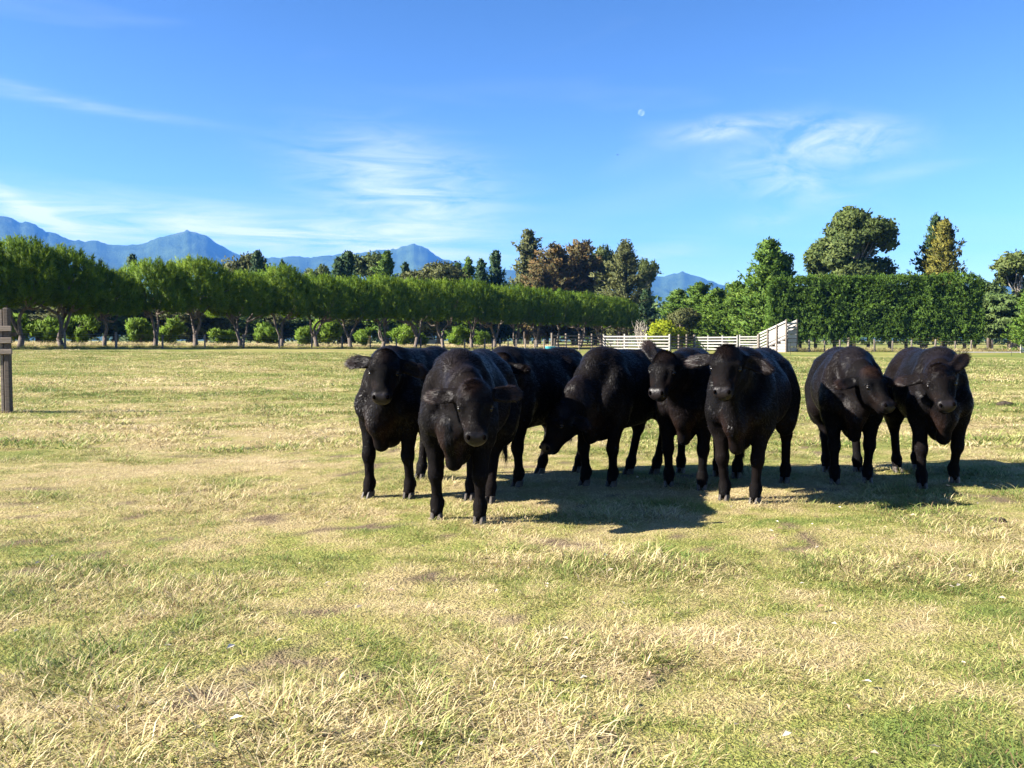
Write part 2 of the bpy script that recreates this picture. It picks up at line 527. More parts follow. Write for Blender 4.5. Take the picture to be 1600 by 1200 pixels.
# coat: black hair, brown where it is sun-bleached (attribute), bare skin on the muzzle
n = NT('black_hide')
br = n.attr('brown'); sk = n.attr('skin')
P = n.objc()
nz = n.noise(P, 30, 3, 0.6)
c = n.mix(br, (0.0025, 0.0023, 0.0026), (0.022, 0.010, 0.006))
c = n.mix(sk, c, (0.0085, 0.0062, 0.0064))
rough = n.node('ShaderNodeMapRange', {'Value': sk, 'To Min': 0.8, 'To Max': 0.42}).outputs[0]
spec = n.node('ShaderNodeMapRange', {'Value': sk, 'To Min': 0.05, 'To Max': 0.24}).outputs[0]
MAT_HIDE = n.principled(c, rough, spec, n.bump(nz, 0.45, 0.012))
n = NT('black_hair')
br = n.attr('brown'); vr = n.attr('vary')
c = n.mix(br, (0.0044, 0.0042, 0.0051), (0.042, 0.019, 0.010))
c = n.mix(n.math('MULTIPLY', vr, 0.42), c, (0.029, 0.0275, 0.033))  # greyer strands put the coat's sunlit sheen into the hair colour
MAT_HAIR = n.principled(c, 0.42, 0.12)
MAT_EYE = NT('eye_brown_black').principled((0.004, 0.003, 0.003), 0.22, 0.3)
MAT_LID = NT('eyelid_black').principled((0.012, 0.010, 0.010), 0.5, 0.3)
MAT_NOSTRIL = NT('nostril_dark').principled((0.002, 0.0015, 0.0015), 1.0, 0.0)  # near-black balls: the shade of the nostril holes is put into colour
n = NT('hoof_horn')
MAT_HOOF = n.principled(n.ramp(n.noise(n.objc(), 25, 3), [(0.3, (0.022, 0.019, 0.017)), (0.7, (0.085, 0.07, 0.058))]), 0.55, 0.3)

def uv_ball(c, r, R=None, nu=14, nv=9):
    th = np.linspace(0, 2 * np.pi, nu, endpoint=False); ph = np.linspace(0.001, np.pi - 0.001, nv)
    T, Pp = np.meshgrid(th, ph)
    v = np.stack([np.sin(Pp) * np.cos(T), np.sin(Pp) * np.sin(T), np.cos(Pp)], -1).reshape(-1, 3) * np.array(r)
    if R is not None: v = v @ np.array(R).T
    idx = np.arange(nu * nv).reshape(nv, nu)
    nx = np.roll(idx, -1, 1)
    F = np.stack([idx[:-1], idx[1:], nx[1:], nx[:-1]], -1).reshape(-1, 4)
    return v + np.array(c), F

def hoof_mesh(ground, yaw, name):
    """cloven hoof: two toes with a gap, sloping wall"""
    b = MB()
    for sx in (-1, 1):
        prof = [(0.0, 1.0), (0.035, 0.94), (0.066, 0.80)]
        vs = []; m = 10
        for z, sc in prof:
            for i in range(m):
                a = 2 * math.pi * i / m
                x = math.cos(a) * 0.027 * sc; f = math.sin(a) * 0.058 * sc + (0.012 - z * 0.42)
                if f > 0.02: x *= 0.86
                vs.append((sx * 0.0275 + x, -f, z))
        fs = [tuple(range(m - 1, -1, -1)), tuple(range(2 * m, 3 * m))]
        for k in range(2):
            for i in range(m):
                j = (i + 1) % m
                fs.append((k * m + i, k * m + j, k * m + m + j, k * m + m + i))
        b.add(vs, fs)
    return b.mesh(name)

def make_cow(label, theta, front, poll_w, yaw, pitch, roll=0.0, feet=None, ears=((0, 0), (0, 0)), scale=1.0, fat=1.0, lift=(0, 0, 0, 0), seed=0, brown=0.0, hair_top=1.0, tail_side=0.1, body_lift=0.0):
    """theta: heading of the body (0 faces the camera); yaw, pitch, roll: the head, in the world; feet: (FL, FR, HL, HR) ground points"""
    rng = np.random.default_rng(100 + seed)
    ct, st = math.cos(theta), math.sin(theta)
    fwd = np.array([st, -ct, 0]); left = np.array([ct, st, 0])
    S = scale
    origin = np.array([front[0], front[1], 0]) - fwd * 0.45 * S
    g0 = gz(origin[0], origin[1])
    def to_local(p):                      # world -> (lateral left, forward, up)
        d = np.asarray(p, float) - origin
        return np.array([d @ left, d @ fwd, d[2] - g0])
    def dir_local(v): return np.array([v @ left, v @ fwd, v[2]])
    # work in (x=left, y=forward, z=up) and flip forward to -Y at the end
    P = to_local(poll_w)
    cy, sy, cp, sp = math.cos(yaw), math.sin(yaw), math.cos(pitch), math.sin(pitch)
    A = dir_local(np.array([sy * cp, -cy * cp, -sp]))
    B = dir_local(np.array([sy * sp, -cy * sp, cp]))
    C = dir_local(np.array([cy, sy, 0]))
    if roll:
        C, B = C * math.cos(roll) + B * math.sin(roll), B * math.cos(roll) - C * math.sin(roll)
    amap = lambda a: a if a < 0.1 else 0.1 + (a - 0.1) * 0.87
    H = lambda a, b, c: P + A * amap(a) * HS + B * b * HS + C * c * HS
    HS = 0.95 * (0.6 + 0.4 * S)
    RH = np.stack([A, B, C], 1)
    lo = np.array([-0.62, -1.05, -0.02]); hi = np.array([0.62, 0.95, 1.36])
    pts = np.array([H(-0.2, 0.15, 0.36), H(0.6, 0.15, 0.36), H(-0.2, -0.25, -0.36), H(0.6, -0.25, -0.36), H(0.1, 0.1, -.36), H(0.1, 0.1, .36)])
    lo = np.minimum(lo, pts.min(0) - 0.02); hi = np.maximum(hi, pts.max(0) + 0.02)
    lo[2] = max(lo[2], -0.03)
    f = Field(lo, hi, 0.0145)
    w = fat; s = S
    # trunk
    f.ell((0, -0.10 * s, 0.825 * s), (0.285 * w * s, 0.56 * s, 0.310 * s), k=0.05)
    f.ell((0, 0.30 * s, 0.825 * s), (0.210 * w * s, 0.34 * s, 0.325 * s), k=0.11)
    f.ell((0, -0.55 * s, 0.91 * s), (0.235 * w * s, 0.30 * s, 0.275 * s), k=0.09)
    f.cone((0, 0.42 * s, 1.08 * s), (0, -0.74 * s, 1.09 * s), 0.125 * s, 0.10 * s, k=0.14)
    f.ell((0, 0.43 * s, 1.11 * s), (0.11 * s, 0.20 * s, 0.10 * s), k=0.10)
    for x in (-1, 1):
        f.ell((x * 0.175 * w * s, -0.45 * s, 1.055 * s), (0.055 * s, 0.095 * s, 0.050 * s), k=0.10)       # hip bone
        f.ell((x * 0.105 * s, -0.81 * s, 1.00 * s), (0.05 * s, 0.055 * s, 0.06 * s), k=0.07)           # pin bone
        f.ell((x * 0.180 * w * s, 0.42 * s, 0.80 * s), (0.085 * s, 0.165 * s, 0.28 * s), k=0.06)
        f.ell((x * 0.12 * w * s, 0.40 * s, 1.06 * s), (0.045 * s, 0.11 * s, 0.11 * s), k=0.06)       # shoulder
        f.ell((x * 0.155 * s, 0.58 * s, 0.76 * s), (0.080 * s, 0.09 * s, 0.12 * s), k=0.06)             # point of shoulder
        f.ell((x * 0.175 * w * s, -0.60 * s, 0.74 * s), (0.120 * s, 0.22 * s, 0.31 * s), k=0.08)       # thigh
    f.cone((0, 0.66 * s, 0.70 * s), (0, 0.42 * s, 0.51 * s), 0.100 * s, 0.085 * s, k=0.09)             # brisket
    f.cone((0, 0.68 * s, 0.62 * s), (0, 0.60 * s, 0.445 * s), 0.080 * s, 0.045 * s, k=0.06)
    f.cone((0, 0.60 * s, 0.445 * s), (0, 0.36 * s, 0.46 * s), 0.045 * s, 0.05 * s, k=0.06)
    f.cone((0, 0.1 * s, 0.57 * s), (0, -0.36 * s, 0.61 * s), 0.08 * s, 0.07 * s, k=0.10)               # belly line
    # neck
    nb = np.array([0, 0.46 * s, 0.93 * s]); ne = H(0.07, -0.11, 0)
    side = unit(np.cross(unit(ne - nb), (0, 0, 1)))
    mid = (nb + ne) / 2 + np.array([0, 0.02, 0.035])
    f.cone(nb, mid, 0.220 * s, 0.155 * s, k=0.08, flat=(side, 0.68))
    f.cone(mid, ne, 0.165 * s, 0.122 * HS, k=0.06, flat=(side, 0.80))
    f.cone((0, 0.60 * s, 0.68 * s), H(0.16, -0.17, 0), 0.115 * s, 0.070 * HS, k=0.08, flat=(side, 0.62))
    mm = (np.array([0, 0.60 * s, 0.68 * s]) + H(0.16, -0.17, 0)) / 2 + np.array([0, 0.0, -0.03])
    f.cone((0, 0.70 * s, 0.60 * s), mm + np.array([0, 0.02, -0.02]), 0.050 * s, 0.035 * s, k=0.06)                                  # dewlap
    # head (a: down the face, b: out of the face, c: to its left)
    e = HS
    def hell(a, b, c, r, k=0.03, R=None, sub=False): f.ell(H(a, b, c), np.array(r) * e, RH if R is None else R, k, sub)
    hell(0.065, -0.060, 0, (0.110, 0.100, 0.118), 0.06)
    hell(-0.012, -0.045, 0, (0.058, 0.066, 0.078), 0.05)
    hell(0.145, -0.050, 0, (0.096, 0.078, 0.116), 0.04)
    f.cone(H(0.13, -0.055, 0), H(0.36, -0.050, 0), 0.092 * e, 0.060 * e, k=0.04)
    f.cone(H(0.10, -0.160, 0), H(0.36, -0.100, 0), 0.078 * e, 0.050 * e, k=0.05)
    for x in (-1, 1):
        hell(0.125, -0.125, x * 0.062, (0.105, 0.085, 0.042), 0.04)        # cheek
        hell(0.118, -0.010, x * 0.096, (0.046, 0.032, 0.036), 0.025)       # brow
        hell(0.225, -0.055, x * 0.074, (0.070, 0.034, 0.026), 0.03)        # below the eye
        hell(0.375, -0.020, x * 0.050, (0.046, 0.036, 0.030), 0.03)        # nostril wing
        hell(0.255, 0.018, x * 0.080, (0.075, 0.030, 0.022), 0.03, sub=True)     # hollow beside the nose bone
        hell(0.170, 0.030, x * 0.105, (0.022, 0.026, 0.030), 0.02, sub=True)     # under the brow
        hell(0.412, 0.006, x * 0.056, (0.024, 0.020, 0.013), 0.010, sub=True)
        hell(0.155, -0.018, x * 0.126, (0.022, 0.018, 0.020), 0.014, sub=True)   # eye socket
    hell(0.365, -0.050, 0, (0.074, 0.052, 0.071), 0.04)
    hell(0.360, -0.106, 0, (0.060, 0.032, 0.058), 0.022)                    # lower lip and chin
    hell(0.440, -0.088, 0, (0.045, 0.006, 0.085), 0.008, sub=True)          # mouth line
    # ears: (up angle, forward turn) for the left and the right one
    ear_axes = []
    for x, (up, turn) in zip((1, -1), ears):
        d = unit(C * x * math.cos(up) + (-A * 0.85 + B * 0.35) * math.sin(up) - B * 0.22)
        base = H(0.02, -0.085, x * 0.088)
        nrm = unit(np.cross(d, A * x)); nrm = unit(nrm - d * (nrm @ d))
        if nrm @ B < 0: nrm = -nrm
        wide = unit(np.cross(nrm, d))
        nrm, wide = nrm * math.cos(turn) + wide * math.sin(turn), wide * math.cos(turn) - nrm * math.sin(turn)
        RE = np.stack([d, wide, nrm], 1)
        f.cone(base, base + d * 0.07 * e, 0.036 * e, 0.038 * e, k=0.03)
        f.ell(base + d * 0.135 * e, np.array((0.118, 0.064, 0.022)) * e, RE, 0.03)
        f.ell(base + d * 0.135 * e + nrm * 0.022 * e, np.array((0.085, 0.044, 0.018)) * e, RE, 0.012, True)
        ear_axes.append((base, d, nrm))
    # legs
    dflt = [(0.165, 0.45), (-0.165, 0.45), (0.155, -0.56), (-0.155, -0.56)]
    hoofs = []
    for i in range(4):
        x0, y0 = dflt[i][0] * s, dflt[i][1] * s
        if feet and feet[i] is not None:
            q = to_local((feet[i][0], feet[i][1], 0)); fx, fy = q[0], q[1]
            fx = x0 + np.clip(fx - x0, -0.13, 0.13); fy = y0 + np.clip(fy - y0, -0.24, 0.24)
        else:
            fx, fy = x0 + rng.uniform(-.02, .02), y0 + rng.uniform(-.06, .06)
        wp = origin + left * fx + fwd * fy
        gl = gz(wp[0], wp[1]) - g0 + lift[i]
        dx, dy = fx - x0, fy - y0
        lf = lift[i]
        sg = 1 if i % 2 == 0 else -1
        if i < 2:
            el_ = (x0 + sg * 0.005 + dx * 0.15, y0 - 0.02 + dy * 0.15, 0.62 * s)
            kn = (x0 + dx * 0.6, y0 + 0.02 + dy * 0.55 + lf * 0.5, 0.345 * s + lf * 0.5)
            ft = (fx, fy - 0.012 - lf * 0.2, 0.115 * s + gl)
            pa = (fx, fy + 0.016, 0.055 * s + gl)
            f.cone((x0 + sg * 0.0, y0 - 0.01, 0.72 * s), el_, 0.115 * s, 0.092 * s, 0.06)
            f.cone(el_, kn, 0.083 * s, 0.046 * s, 0.03)
            f.ell(kn, (0.052 * s, 0.055 * s, 0.070 * s), k=0.03)
            f.cone(kn, ft, 0.042 * s, 0.037 * s, 0.03)
            f.ell(ft, (0.047 * s, 0.050 * s, 0.044 * s), k=0.03)
            f.cone(ft, pa, 0.041 * s, 0.046 * s, 0.03)
        else:
            stf = (x0 + sg * 0.03 + dx * 0.1, y0 + 0.10 + dy * 0.2, 0.63 * s)
            hk = (x0 + dx * 0.7, y0 - 0.13 + dy * 0.7, 0.44 * s)
            ft = (fx, fy - 0.04, 0.12 * s + gl)
            pa = (fx, fy - 0.005, 0.055 * s + gl)
            f.cone((x0 + sg * 0.0, y0 - 0.02, 0.80 * s), stf, 0.15 * s, 0.110 * s, 0.06)
            f.cone(stf, hk, 0.105 * s, 0.050 * s, 0.045)
            f.ell(hk, (0.050 * s, 0.066 * s, 0.072 * s), k=0.03)
            f.ell((hk[0], hk[1] - 0.045, hk[2] + 0.03), (0.030 * s, 0.035 * s, 0.05 * s), k=0.03)
            f.cone(hk, ft, 0.044 * s, 0.038 * s, 0.03)
            f.ell(ft, (0.047 * s, 0.050 * s, 0.046 * s), k=0.03)
            f.cone(ft, pa, 0.041 * s, 0.046 * s, 0.03)
        hoofs.append((fx, fy, gl))
    # tail
    tp = [(0, -0.80 * s, 1.08 * s), (tail_side * 0.3, -0.91 * s, 0.98 * s), (tail_side * 0.7, -0.93 * s, 0.75 * s), (tail_side, -0.92 * s, 0.52 * s), (tail_side * 1.2, -0.90 * s, 0.34 * s)]
    for a_, b_, r1, r2 in zip(tp[:-1], tp[1:], (0.045, 0.030, 0.024, 0.026), (0.030, 0.024, 0.026, 0.018)):
        f.cone(a_, b_, r1, r2, 0.03)
    V, F = f.surface()
    if (V[F[:, 0]] * np.cross(V[F[:, 1]], V[F[:, 2]])).sum() < 0: F = F[:, ::-1]
    # drop any stray bits: keep faces as they are, smooth once
    N = smoothed_normals(V, F)
    nb_sum = np.zeros_like(V); nb_c = np.zeros(len(V))
    for i in range(4):
        np.add.at(nb_sum, F[:, i], V[F[:, (i + 1) % 4]]); np.add.at(nb_c, F[:, i], 1)
    V = V * 0.6 + nb_sum / nb_c[:, None] * 0.4
    N = smoothed_normals(V, F)
    # fields over the skin, in head and body coordinates
    def skin_fields(Q):
        d = Q - P; a, b, c = d @ A / e, d @ B / e, d @ C / e
        a = np.where(a < 0.1, a, 0.1 + (a - 0.1) / 0.87)
        inhead = sstep(0.27, 0.20, np.abs(c)) * sstep(-0.30, -0.2, b)
        skin = sstep(0.365, 0.390, a + 0.03 * np.clip(b + 0.03, -0.05, 0.05) * 10) * (a < 0.55) * sstep(-0.10, -0.080, b) * sstep(0.085, 0.065, np.abs(c))
        headw = sstep(0.62, 0.5, np.linalg.norm(d - A * 0.2 * e, axis=1) / e * 1.4)
        bn = np.zeros(len(Q))
        bn = np.maximum(bn, (0.25 + 0.6 * brown) * sstep(0.12, 0.03, np.linalg.norm((np.c_[a, b, c] - (0.0, 0.02, 0)) * (1, 1, .8), axis=1)))            # poll
        bn = np.maximum(bn, 0.16 * sstep(0.11, 0.04, np.linalg.norm(np.c_[a - 0.29, b + 0.06, (np.abs(c) - 0.07)] * (1, 1, 1), axis=1)) )  # cheek by the muzzle
        for base, dd, nrm in ear_axes:
            t = (Q - base) @ dd / e
            near = np.linalg.norm(Q - base - np.outer(np.clip(t, 0, .24) * e, dd), axis=1)
            bn = np.maximum(bn, 0.30 * (near < 0.075) * sstep(0.12, 0.22, t))
        br_pt = np.array([0, 0.66 * s, 0.60 * s])
        bn = np.maximum(bn, (0.45) * sstep(0.18, 0.05, np.linalg.norm((Q - br_pt) * (0.8, 1, 0.8), axis=1)) * (np.abs(Q[:, 0]) > 0.03))
        rump = np.array([0, -0.72 * s, 1.12 * s])
        bn = np.maximum(bn, (0.25 + brown) * sstep(0.30, 0.08, np.linalg.norm(Q - rump, axis=1)))
        bn = np.maximum(bn, 0.05 + 0.07 * np.sin(Q[:, 1] * 5 + seed) * np.cos(Q[:, 2] * 7 + seed * 2))
        return np.clip(bn, 0, 1), np.clip(skin, 0, 1), a, b, c
    bn, skin, a_, b_, c_ = skin_fields(V)
    flipY = np.array([1, -1, 1])
    cow = empty('cow', (origin[0], origin[1], g0), theta)
    tag(cow, label, 'cow', 'black cattle standing in the paddock')
    m = mesh_np('body', V * flipY, F[:, ::-1], True)
    vattr(m, 'brown', bn * (1 - skin)); vattr(m, 'skin', skin)
    obj('body', m, MAT_HIDE, cow)
    # coat: short hairs over the skin
    tri = np.concatenate([F[:, [0, 1, 2]], F[:, [0, 2, 3]]])
    ar = np.linalg.norm(np.cross(V[tri[:, 1]] - V[tri[:, 0]], V[tri[:, 2]] - V[tri[:, 0]]), axis=1)
    cen = V[tri].mean(1)
    dens = np.ones(len(tri))
    dh = np.linalg.norm(cen - P, axis=1)
    dens += 4.5 * (dh < 0.36) + 6 * (np.linalg.norm(cen - H(0.0, 0.0, 0), axis=1) < 0.12)
    M = 85000
    pick = rng.choice(len(tri), M, p=(ar * dens) / (ar * dens).sum())
    r1, r2 = rng.random(M), rng.random(M)
    fl = r1 + r2 > 1; r1[fl] = 1 - r1[fl]; r2[fl] = 1 - r2[fl]
    t3 = tri[pick]
    Q = V[t3[:, 0]] * (1 - r1 - r2)[:, None] + V[t3[:, 1]] * r1[:, None] + V[t3[:, 2]] * r2[:, None]
    Nn = N[t3[:, 0]] * (1 - r1 - r2)[:, None] + N[t3[:, 1]] * r1[:, None] + N[t3[:, 2]] * r2[:, None]
    Nn /= np.linalg.norm(Nn, axis=1, keepdims=True) + 1e-9
    bn, skin, a_, b_, c_ = skin_fields(Q)
    keep = (skin < 0.3) & (Q[:, 2] > 0.045)
    Q, Nn, bn, a_, b_, c_ = Q[keep], Nn[keep], bn[keep], a_[keep], b_[keep], c_[keep]
    M = len(Q)
    inhead = (np.linalg.norm(np.c_[a_ - 0.15, b_ + 0.05, c_] * (0.8, 1, 1), axis=1) < 0.27)
    body_dir = np.array([0, -0.65, -0.75])
    head_dir = -B * 0.2 + A * 0.9
    D0 = np.where(inhead[:, None], head_dir, body_dir)
    wave = np.stack([np.sin(Q[:, 1] * 17 + 3 * np.sin(Q[:, 2] * 11 + seed)), np.sin(Q[:, 2] * 19 + 2.5 * np.sin(Q[:, 1] * 13)), np.cos(Q[:, 1] * 15 + Q[:, 2] * 13 + seed)], 1)
    D0 = D0 + 0.42 * wave + rng.normal(0, 0.22, (M, 3))
    D0 = D0 - (D0 * Nn).sum(1, keepdims=True) * Nn
    D0 /= np.linalg.norm(D0, axis=1, keepdims=True) + 1e-9
    tuft = sstep(0.12, 0.03, np.linalg.norm(np.c_[a_ - 0.01, b_ - 0.01, c_ * 0.8], axis=1))
    earw = np.zeros(M)
    for base, dd, nrm in ear_axes:
        t = (Q - base) @ dd / e
        near = np.linalg.norm(Q - base - np.outer(np.clip(t, 0, .24) * e, dd), axis=1)
        on = (near < 0.075) & (t > 0.05)
        earw = np.maximum(earw, on * sstep(0.05, 0.2, t))
        D0[on] = D0[on] * 0.35 + dd * 0.8
    tailw = sstep(0.62 * s, 0.40 * s, Q[:, 2]) * (Q[:, 1] < -0.84 * s)
    leg = sstep(0.60, 0.45, Q[:, 2])
    L = 0.028 * (1 - 0.45 * leg) * (1 - 0.45 * inhead)
    L = L * (1 + 1.3 * tuft * hair_top) + 0.006 * earw + 0.10 * tailw
    top = sstep(1.02 * s, 1.12 * s, Q[:, 2]) * (~inhead)
    L = L * (1 + 0.4 * top) * rng.uniform(0.6, 1.35, M)
    lift_n = 0.16 + 0.40 * tuft * hair_top + 0.10 * earw + rng.uniform(-0.08, 0.15, M)
    G = D0 + Nn * lift_n[:, None]
    G[tuft > 0.3] += rng.normal(0, 0.30, (int((tuft > 0.3).sum()), 3))
    G = np.where(tailw[:, None] > 0.3, np.array([0, -0.1, -1.0]) + rng.normal(0, .15, (M, 3)), G)
    G /= np.linalg.norm(G, axis=1, keepdims=True)
    W = np.cross(G, Nn); W /= np.linalg.norm(W, axis=1, keepdims=True) + 1e-9
    wd = 0.0016 + 0.0010 * rng.random(M)
    wd = wd * (1 + 0.5 * (1 - inhead)) * (1 - 0.35 * np.maximum(tuft, earw))
    base_p = Q - Nn * 0.003
    HV = np.empty((M, 3, 3)); HV[:, 0] = base_p - W * wd[:, None]; HV[:, 1] = base_p + W * wd[:, None]; HV[:, 2] = base_p + G * L[:, None]
    hm = mesh_np('hair_coat', HV.reshape(-1, 3) * flipY, np.arange(M * 3).reshape(-1, 3)[:, ::-1], True)
    vattr(hm, 'brown', np.repeat(bn, 3)); vattr(hm, 'vary', np.repeat(rng.random(M) ** 2, 3))
    cl = np.stack([np.sin(Q @ k_ + ph_) for k_, ph_ in zip(rng.normal(0, 38, (6, 3)), rng.uniform(0, 6, 6))], 1)
    cl = cl[:, :3] * 0.6 + cl[:, 3:] * 0.4
    sn = Nn * 0.85 + 0.20 * cl + 0.17 * wave + rng.normal(0, 0.09, (M, 3))
    sn /= np.linalg.norm(sn, axis=1, keepdims=True)
    hm.normals_split_custom_set_from_vertices((np.repeat(sn, 3, 0) * flipY).astype(np.float32).tolist())
    tag(obj('hair_coat', hm, MAT_HAIR, cow), kind='stuff')
    # eyes, lids, nostrils
    for x in (1, -1):
        ev, ef = uv_ball(H(0.155, -0.026, x * 0.105), np.array((0.020, 0.019, 0.020)) * e, RH)
        obj('eye', mesh_np('eye', ev * flipY, ef[:, ::-1], True), MAT_EYE, cow)
        lv, lf_ = uv_ball(H(0.141, -0.018, x * 0.109), np.array((0.012, 0.021, 0.018)) * e, RH)
        obj('eyelid', mesh_np('eyelid', lv * flipY, lf_[:, ::-1], True), MAT_LID, cow)
        nv, nf = uv_ball(H(0.402, 0.002, x * 0.054), np.array((0.019, 0.017, 0.013)) * e, RH)
        obj('nostril', mesh_np('nostril', nv * flipY, nf[:, ::-1], True), MAT_NOSTRIL, cow)
    for (fx, fy, gl) in hoofs:
        ho = obj('hoof', HOOF, MAT_HOOF, cow, (fx, -(fy + 0.02), gl - 0.004))
        ho.rotation_euler = (0, 0, rng.uniform(-.15, .15)); ho.scale = (0.88 * s, 0.95 * s, 0.88 * s)
    return cow
HOOF = hoof_mesh(0, 0, 'hoof')

R_ = math.radians
def foot(px, py):
    p = on_ground(px, py); return (p[0], p[1])
def fmid(a, b): return ((a[0] + b[0]) / 2, (a[1] + b[1]) / 2)
def poll(px, py, front, ahead): return at(px, py, front[1] - ahead)

CATTLE = [
 dict(label='narrow black cow, head up, one ear straight out sideways, behind the shaggy one', feet=(foot(640, 780), foot(577, 780), foot(665, 752), None), th=-17, poll=(601, 556), ahead=0.42, yaw=-4, pitch=64,
      ears=((-0.35, 0.5), (0.10, 0.0)), fat=0.88),
 dict(label='black cow standing out in front of the herd with lowered head and brown shaggy forelock', feet=(foot(750, 820), foot(683, 815), foot(765, 787), foot(735, 782)), th=-8, poll=(742, 606), ahead=0.45, yaw=6, pitch=66,
      ears=((0.12, 0.1), (0.02, -0.1)), fat=1.02, hair_top=1.6, brown=0.35),
 dict(label='black cow half hidden behind the cow with the lowered shaggy head', feet=(foot(810, 762), None, foot(903, 738), foot(845, 741)), th=-34, poll=(782, 560), ahead=0.38, yaw=-62, pitch=42, ears=((0.1, 0), (0.1, 0)), fat=1.0),
 dict(label='black cow grazing with its head and muzzle dropped towards the grass', feet=(foot(957, 762), foot(915, 760), foot(1018, 740), foot(983, 740)), th=-36, poll=(872, 640), ahead=0.34, yaw=-58, pitch=66, ears=((-0.35, 0.2), (-0.1, 0)), fat=1.02),
 dict(label='slim black cow with one ear pricked upright, beside the cow grazing', feet=(foot(1097, 765), foot(1045, 760), foot(1121, 745), None), th=-16, poll=(1038, 558), ahead=0.40, yaw=-30, pitch=58,
      ears=((0.25, 0.0), (1.05, 0.2)), fat=0.92, scale=0.99),
 dict(label='stout black cow holding its head highest, bushy poll and pink-grey muzzle', feet=(foot(1180, 787), foot(1132, 782), foot(1226, 756), foot(1152, 748)), th=-25, poll=(1136, 549), ahead=0.44, yaw=-24, pitch=60,
      ears=((-0.25, 0.5), (0.0, 0)), fat=1.05, hair_top=1.3),
 dict(label='black cow with sunlit grey flank, face turned towards the cow beside it', feet=(foot(1355, 755), foot(1304, 757), foot(1340, 738), foot(1292, 738)), th=-12, poll=(1362, 583), ahead=0.36, yaw=22, pitch=50,
      ears=((0.1, 0.0), (-0.05, 0.0)), fat=1.06, brown=0.5),
 dict(label='black cow stepping forward with one ear raised, next to the sunlit grey flank', feet=(foot(1490, 760), foot(1440, 764), foot(1432, 735), foot(1402, 738)), th=-10, poll=(1466, 577), ahead=0.40, yaw=-2, pitch=56, roll=0.22,
      ears=((0.85, 0.2), (0.05, 0.1)), fat=0.88, lift=(0.03, 0, 0, 0)),
]
def build_cattle(only=None):
    for i, c in enumerate(CATTLE):
        if only is not None and i not in only: continue
        fl, fr = c['feet'][0], c['feet'][1]
        th = R_(c['th'])
        if fl and fr: fm = fmid(fl, fr)
        else: fm = (fl[0] - 0.16 * math.cos(th), fl[1] - 0.16 * math.sin(th))
        make_cow(c['label'], th, fm, poll(c['poll'][0], c['poll'][1], fm, c['ahead']), R_(c['yaw']), R_(c['pitch']), c.get('roll', 0), c['feet'], c['ears'], c.get('scale', 1.0), c['fat'],
                 c.get('lift', (0, 0, 0, 0)), i, c.get('brown', 0.0), c.get('hair_top', 1.0), 0.12 if i % 2 else -0.1)
build_cattle()
# ------------------------------------------------------------------ foliage tools
def blades(C, D, L, W, rng, fold=0.0):
    """one narrow triangle per row: from C along D (length L, base width W); returns vertices, faces"""
    n_ = len(C)
    R = rng.normal(size=(n_, 3))
    S = np.cross(D, R); S /= np.linalg.norm(S, axis=1, keepdims=True) + 1e-9
    V = np.empty((n_, 3, 3))
    V[:, 0] = C - S * W[:, None] * 0.5; V[:, 1] = C + S * W[:, None] * 0.5; V[:, 2] = C + D * L[:, None]
    return V.reshape(-1, 3), np.arange(n_ * 3).reshape(-1, 3)
def leaves(C, L, W, rng, bias=None, bw=0.0):
    """leaf-shaped quads (diamonds) turned at random"""
    n_ = len(C)
    D = rng.normal(size=(n_, 3))
    if bias is not None: D = D + bias * bw
    D /= np.linalg.norm(D, axis=1, keepdims=True) + 1e-9
    R = rng.normal(size=(n_, 3))
    S = np.cross(D, R); S /= np.linalg.norm(S, axis=1, keepdims=True) + 1e-9
    V = np.empty((n_, 4, 3))
    V[:, 0] = C - D * L[:, None] * 0.5; V[:, 2] = C + D * L[:, None] * 0.5
    V[:, 1] = C + S * W[:, None] * 0.5; V[:, 3] = C - S * W[:, None] * 0.5
    return V.reshape(-1, 4, 3).reshape(-1, 3), np.arange(n_ * 4).reshape(-1, 4)
def runit(rng, n_):
    v = rng.normal(size=(n_, 3)); return v / np.linalg.norm(v, axis=1, keepdims=True)

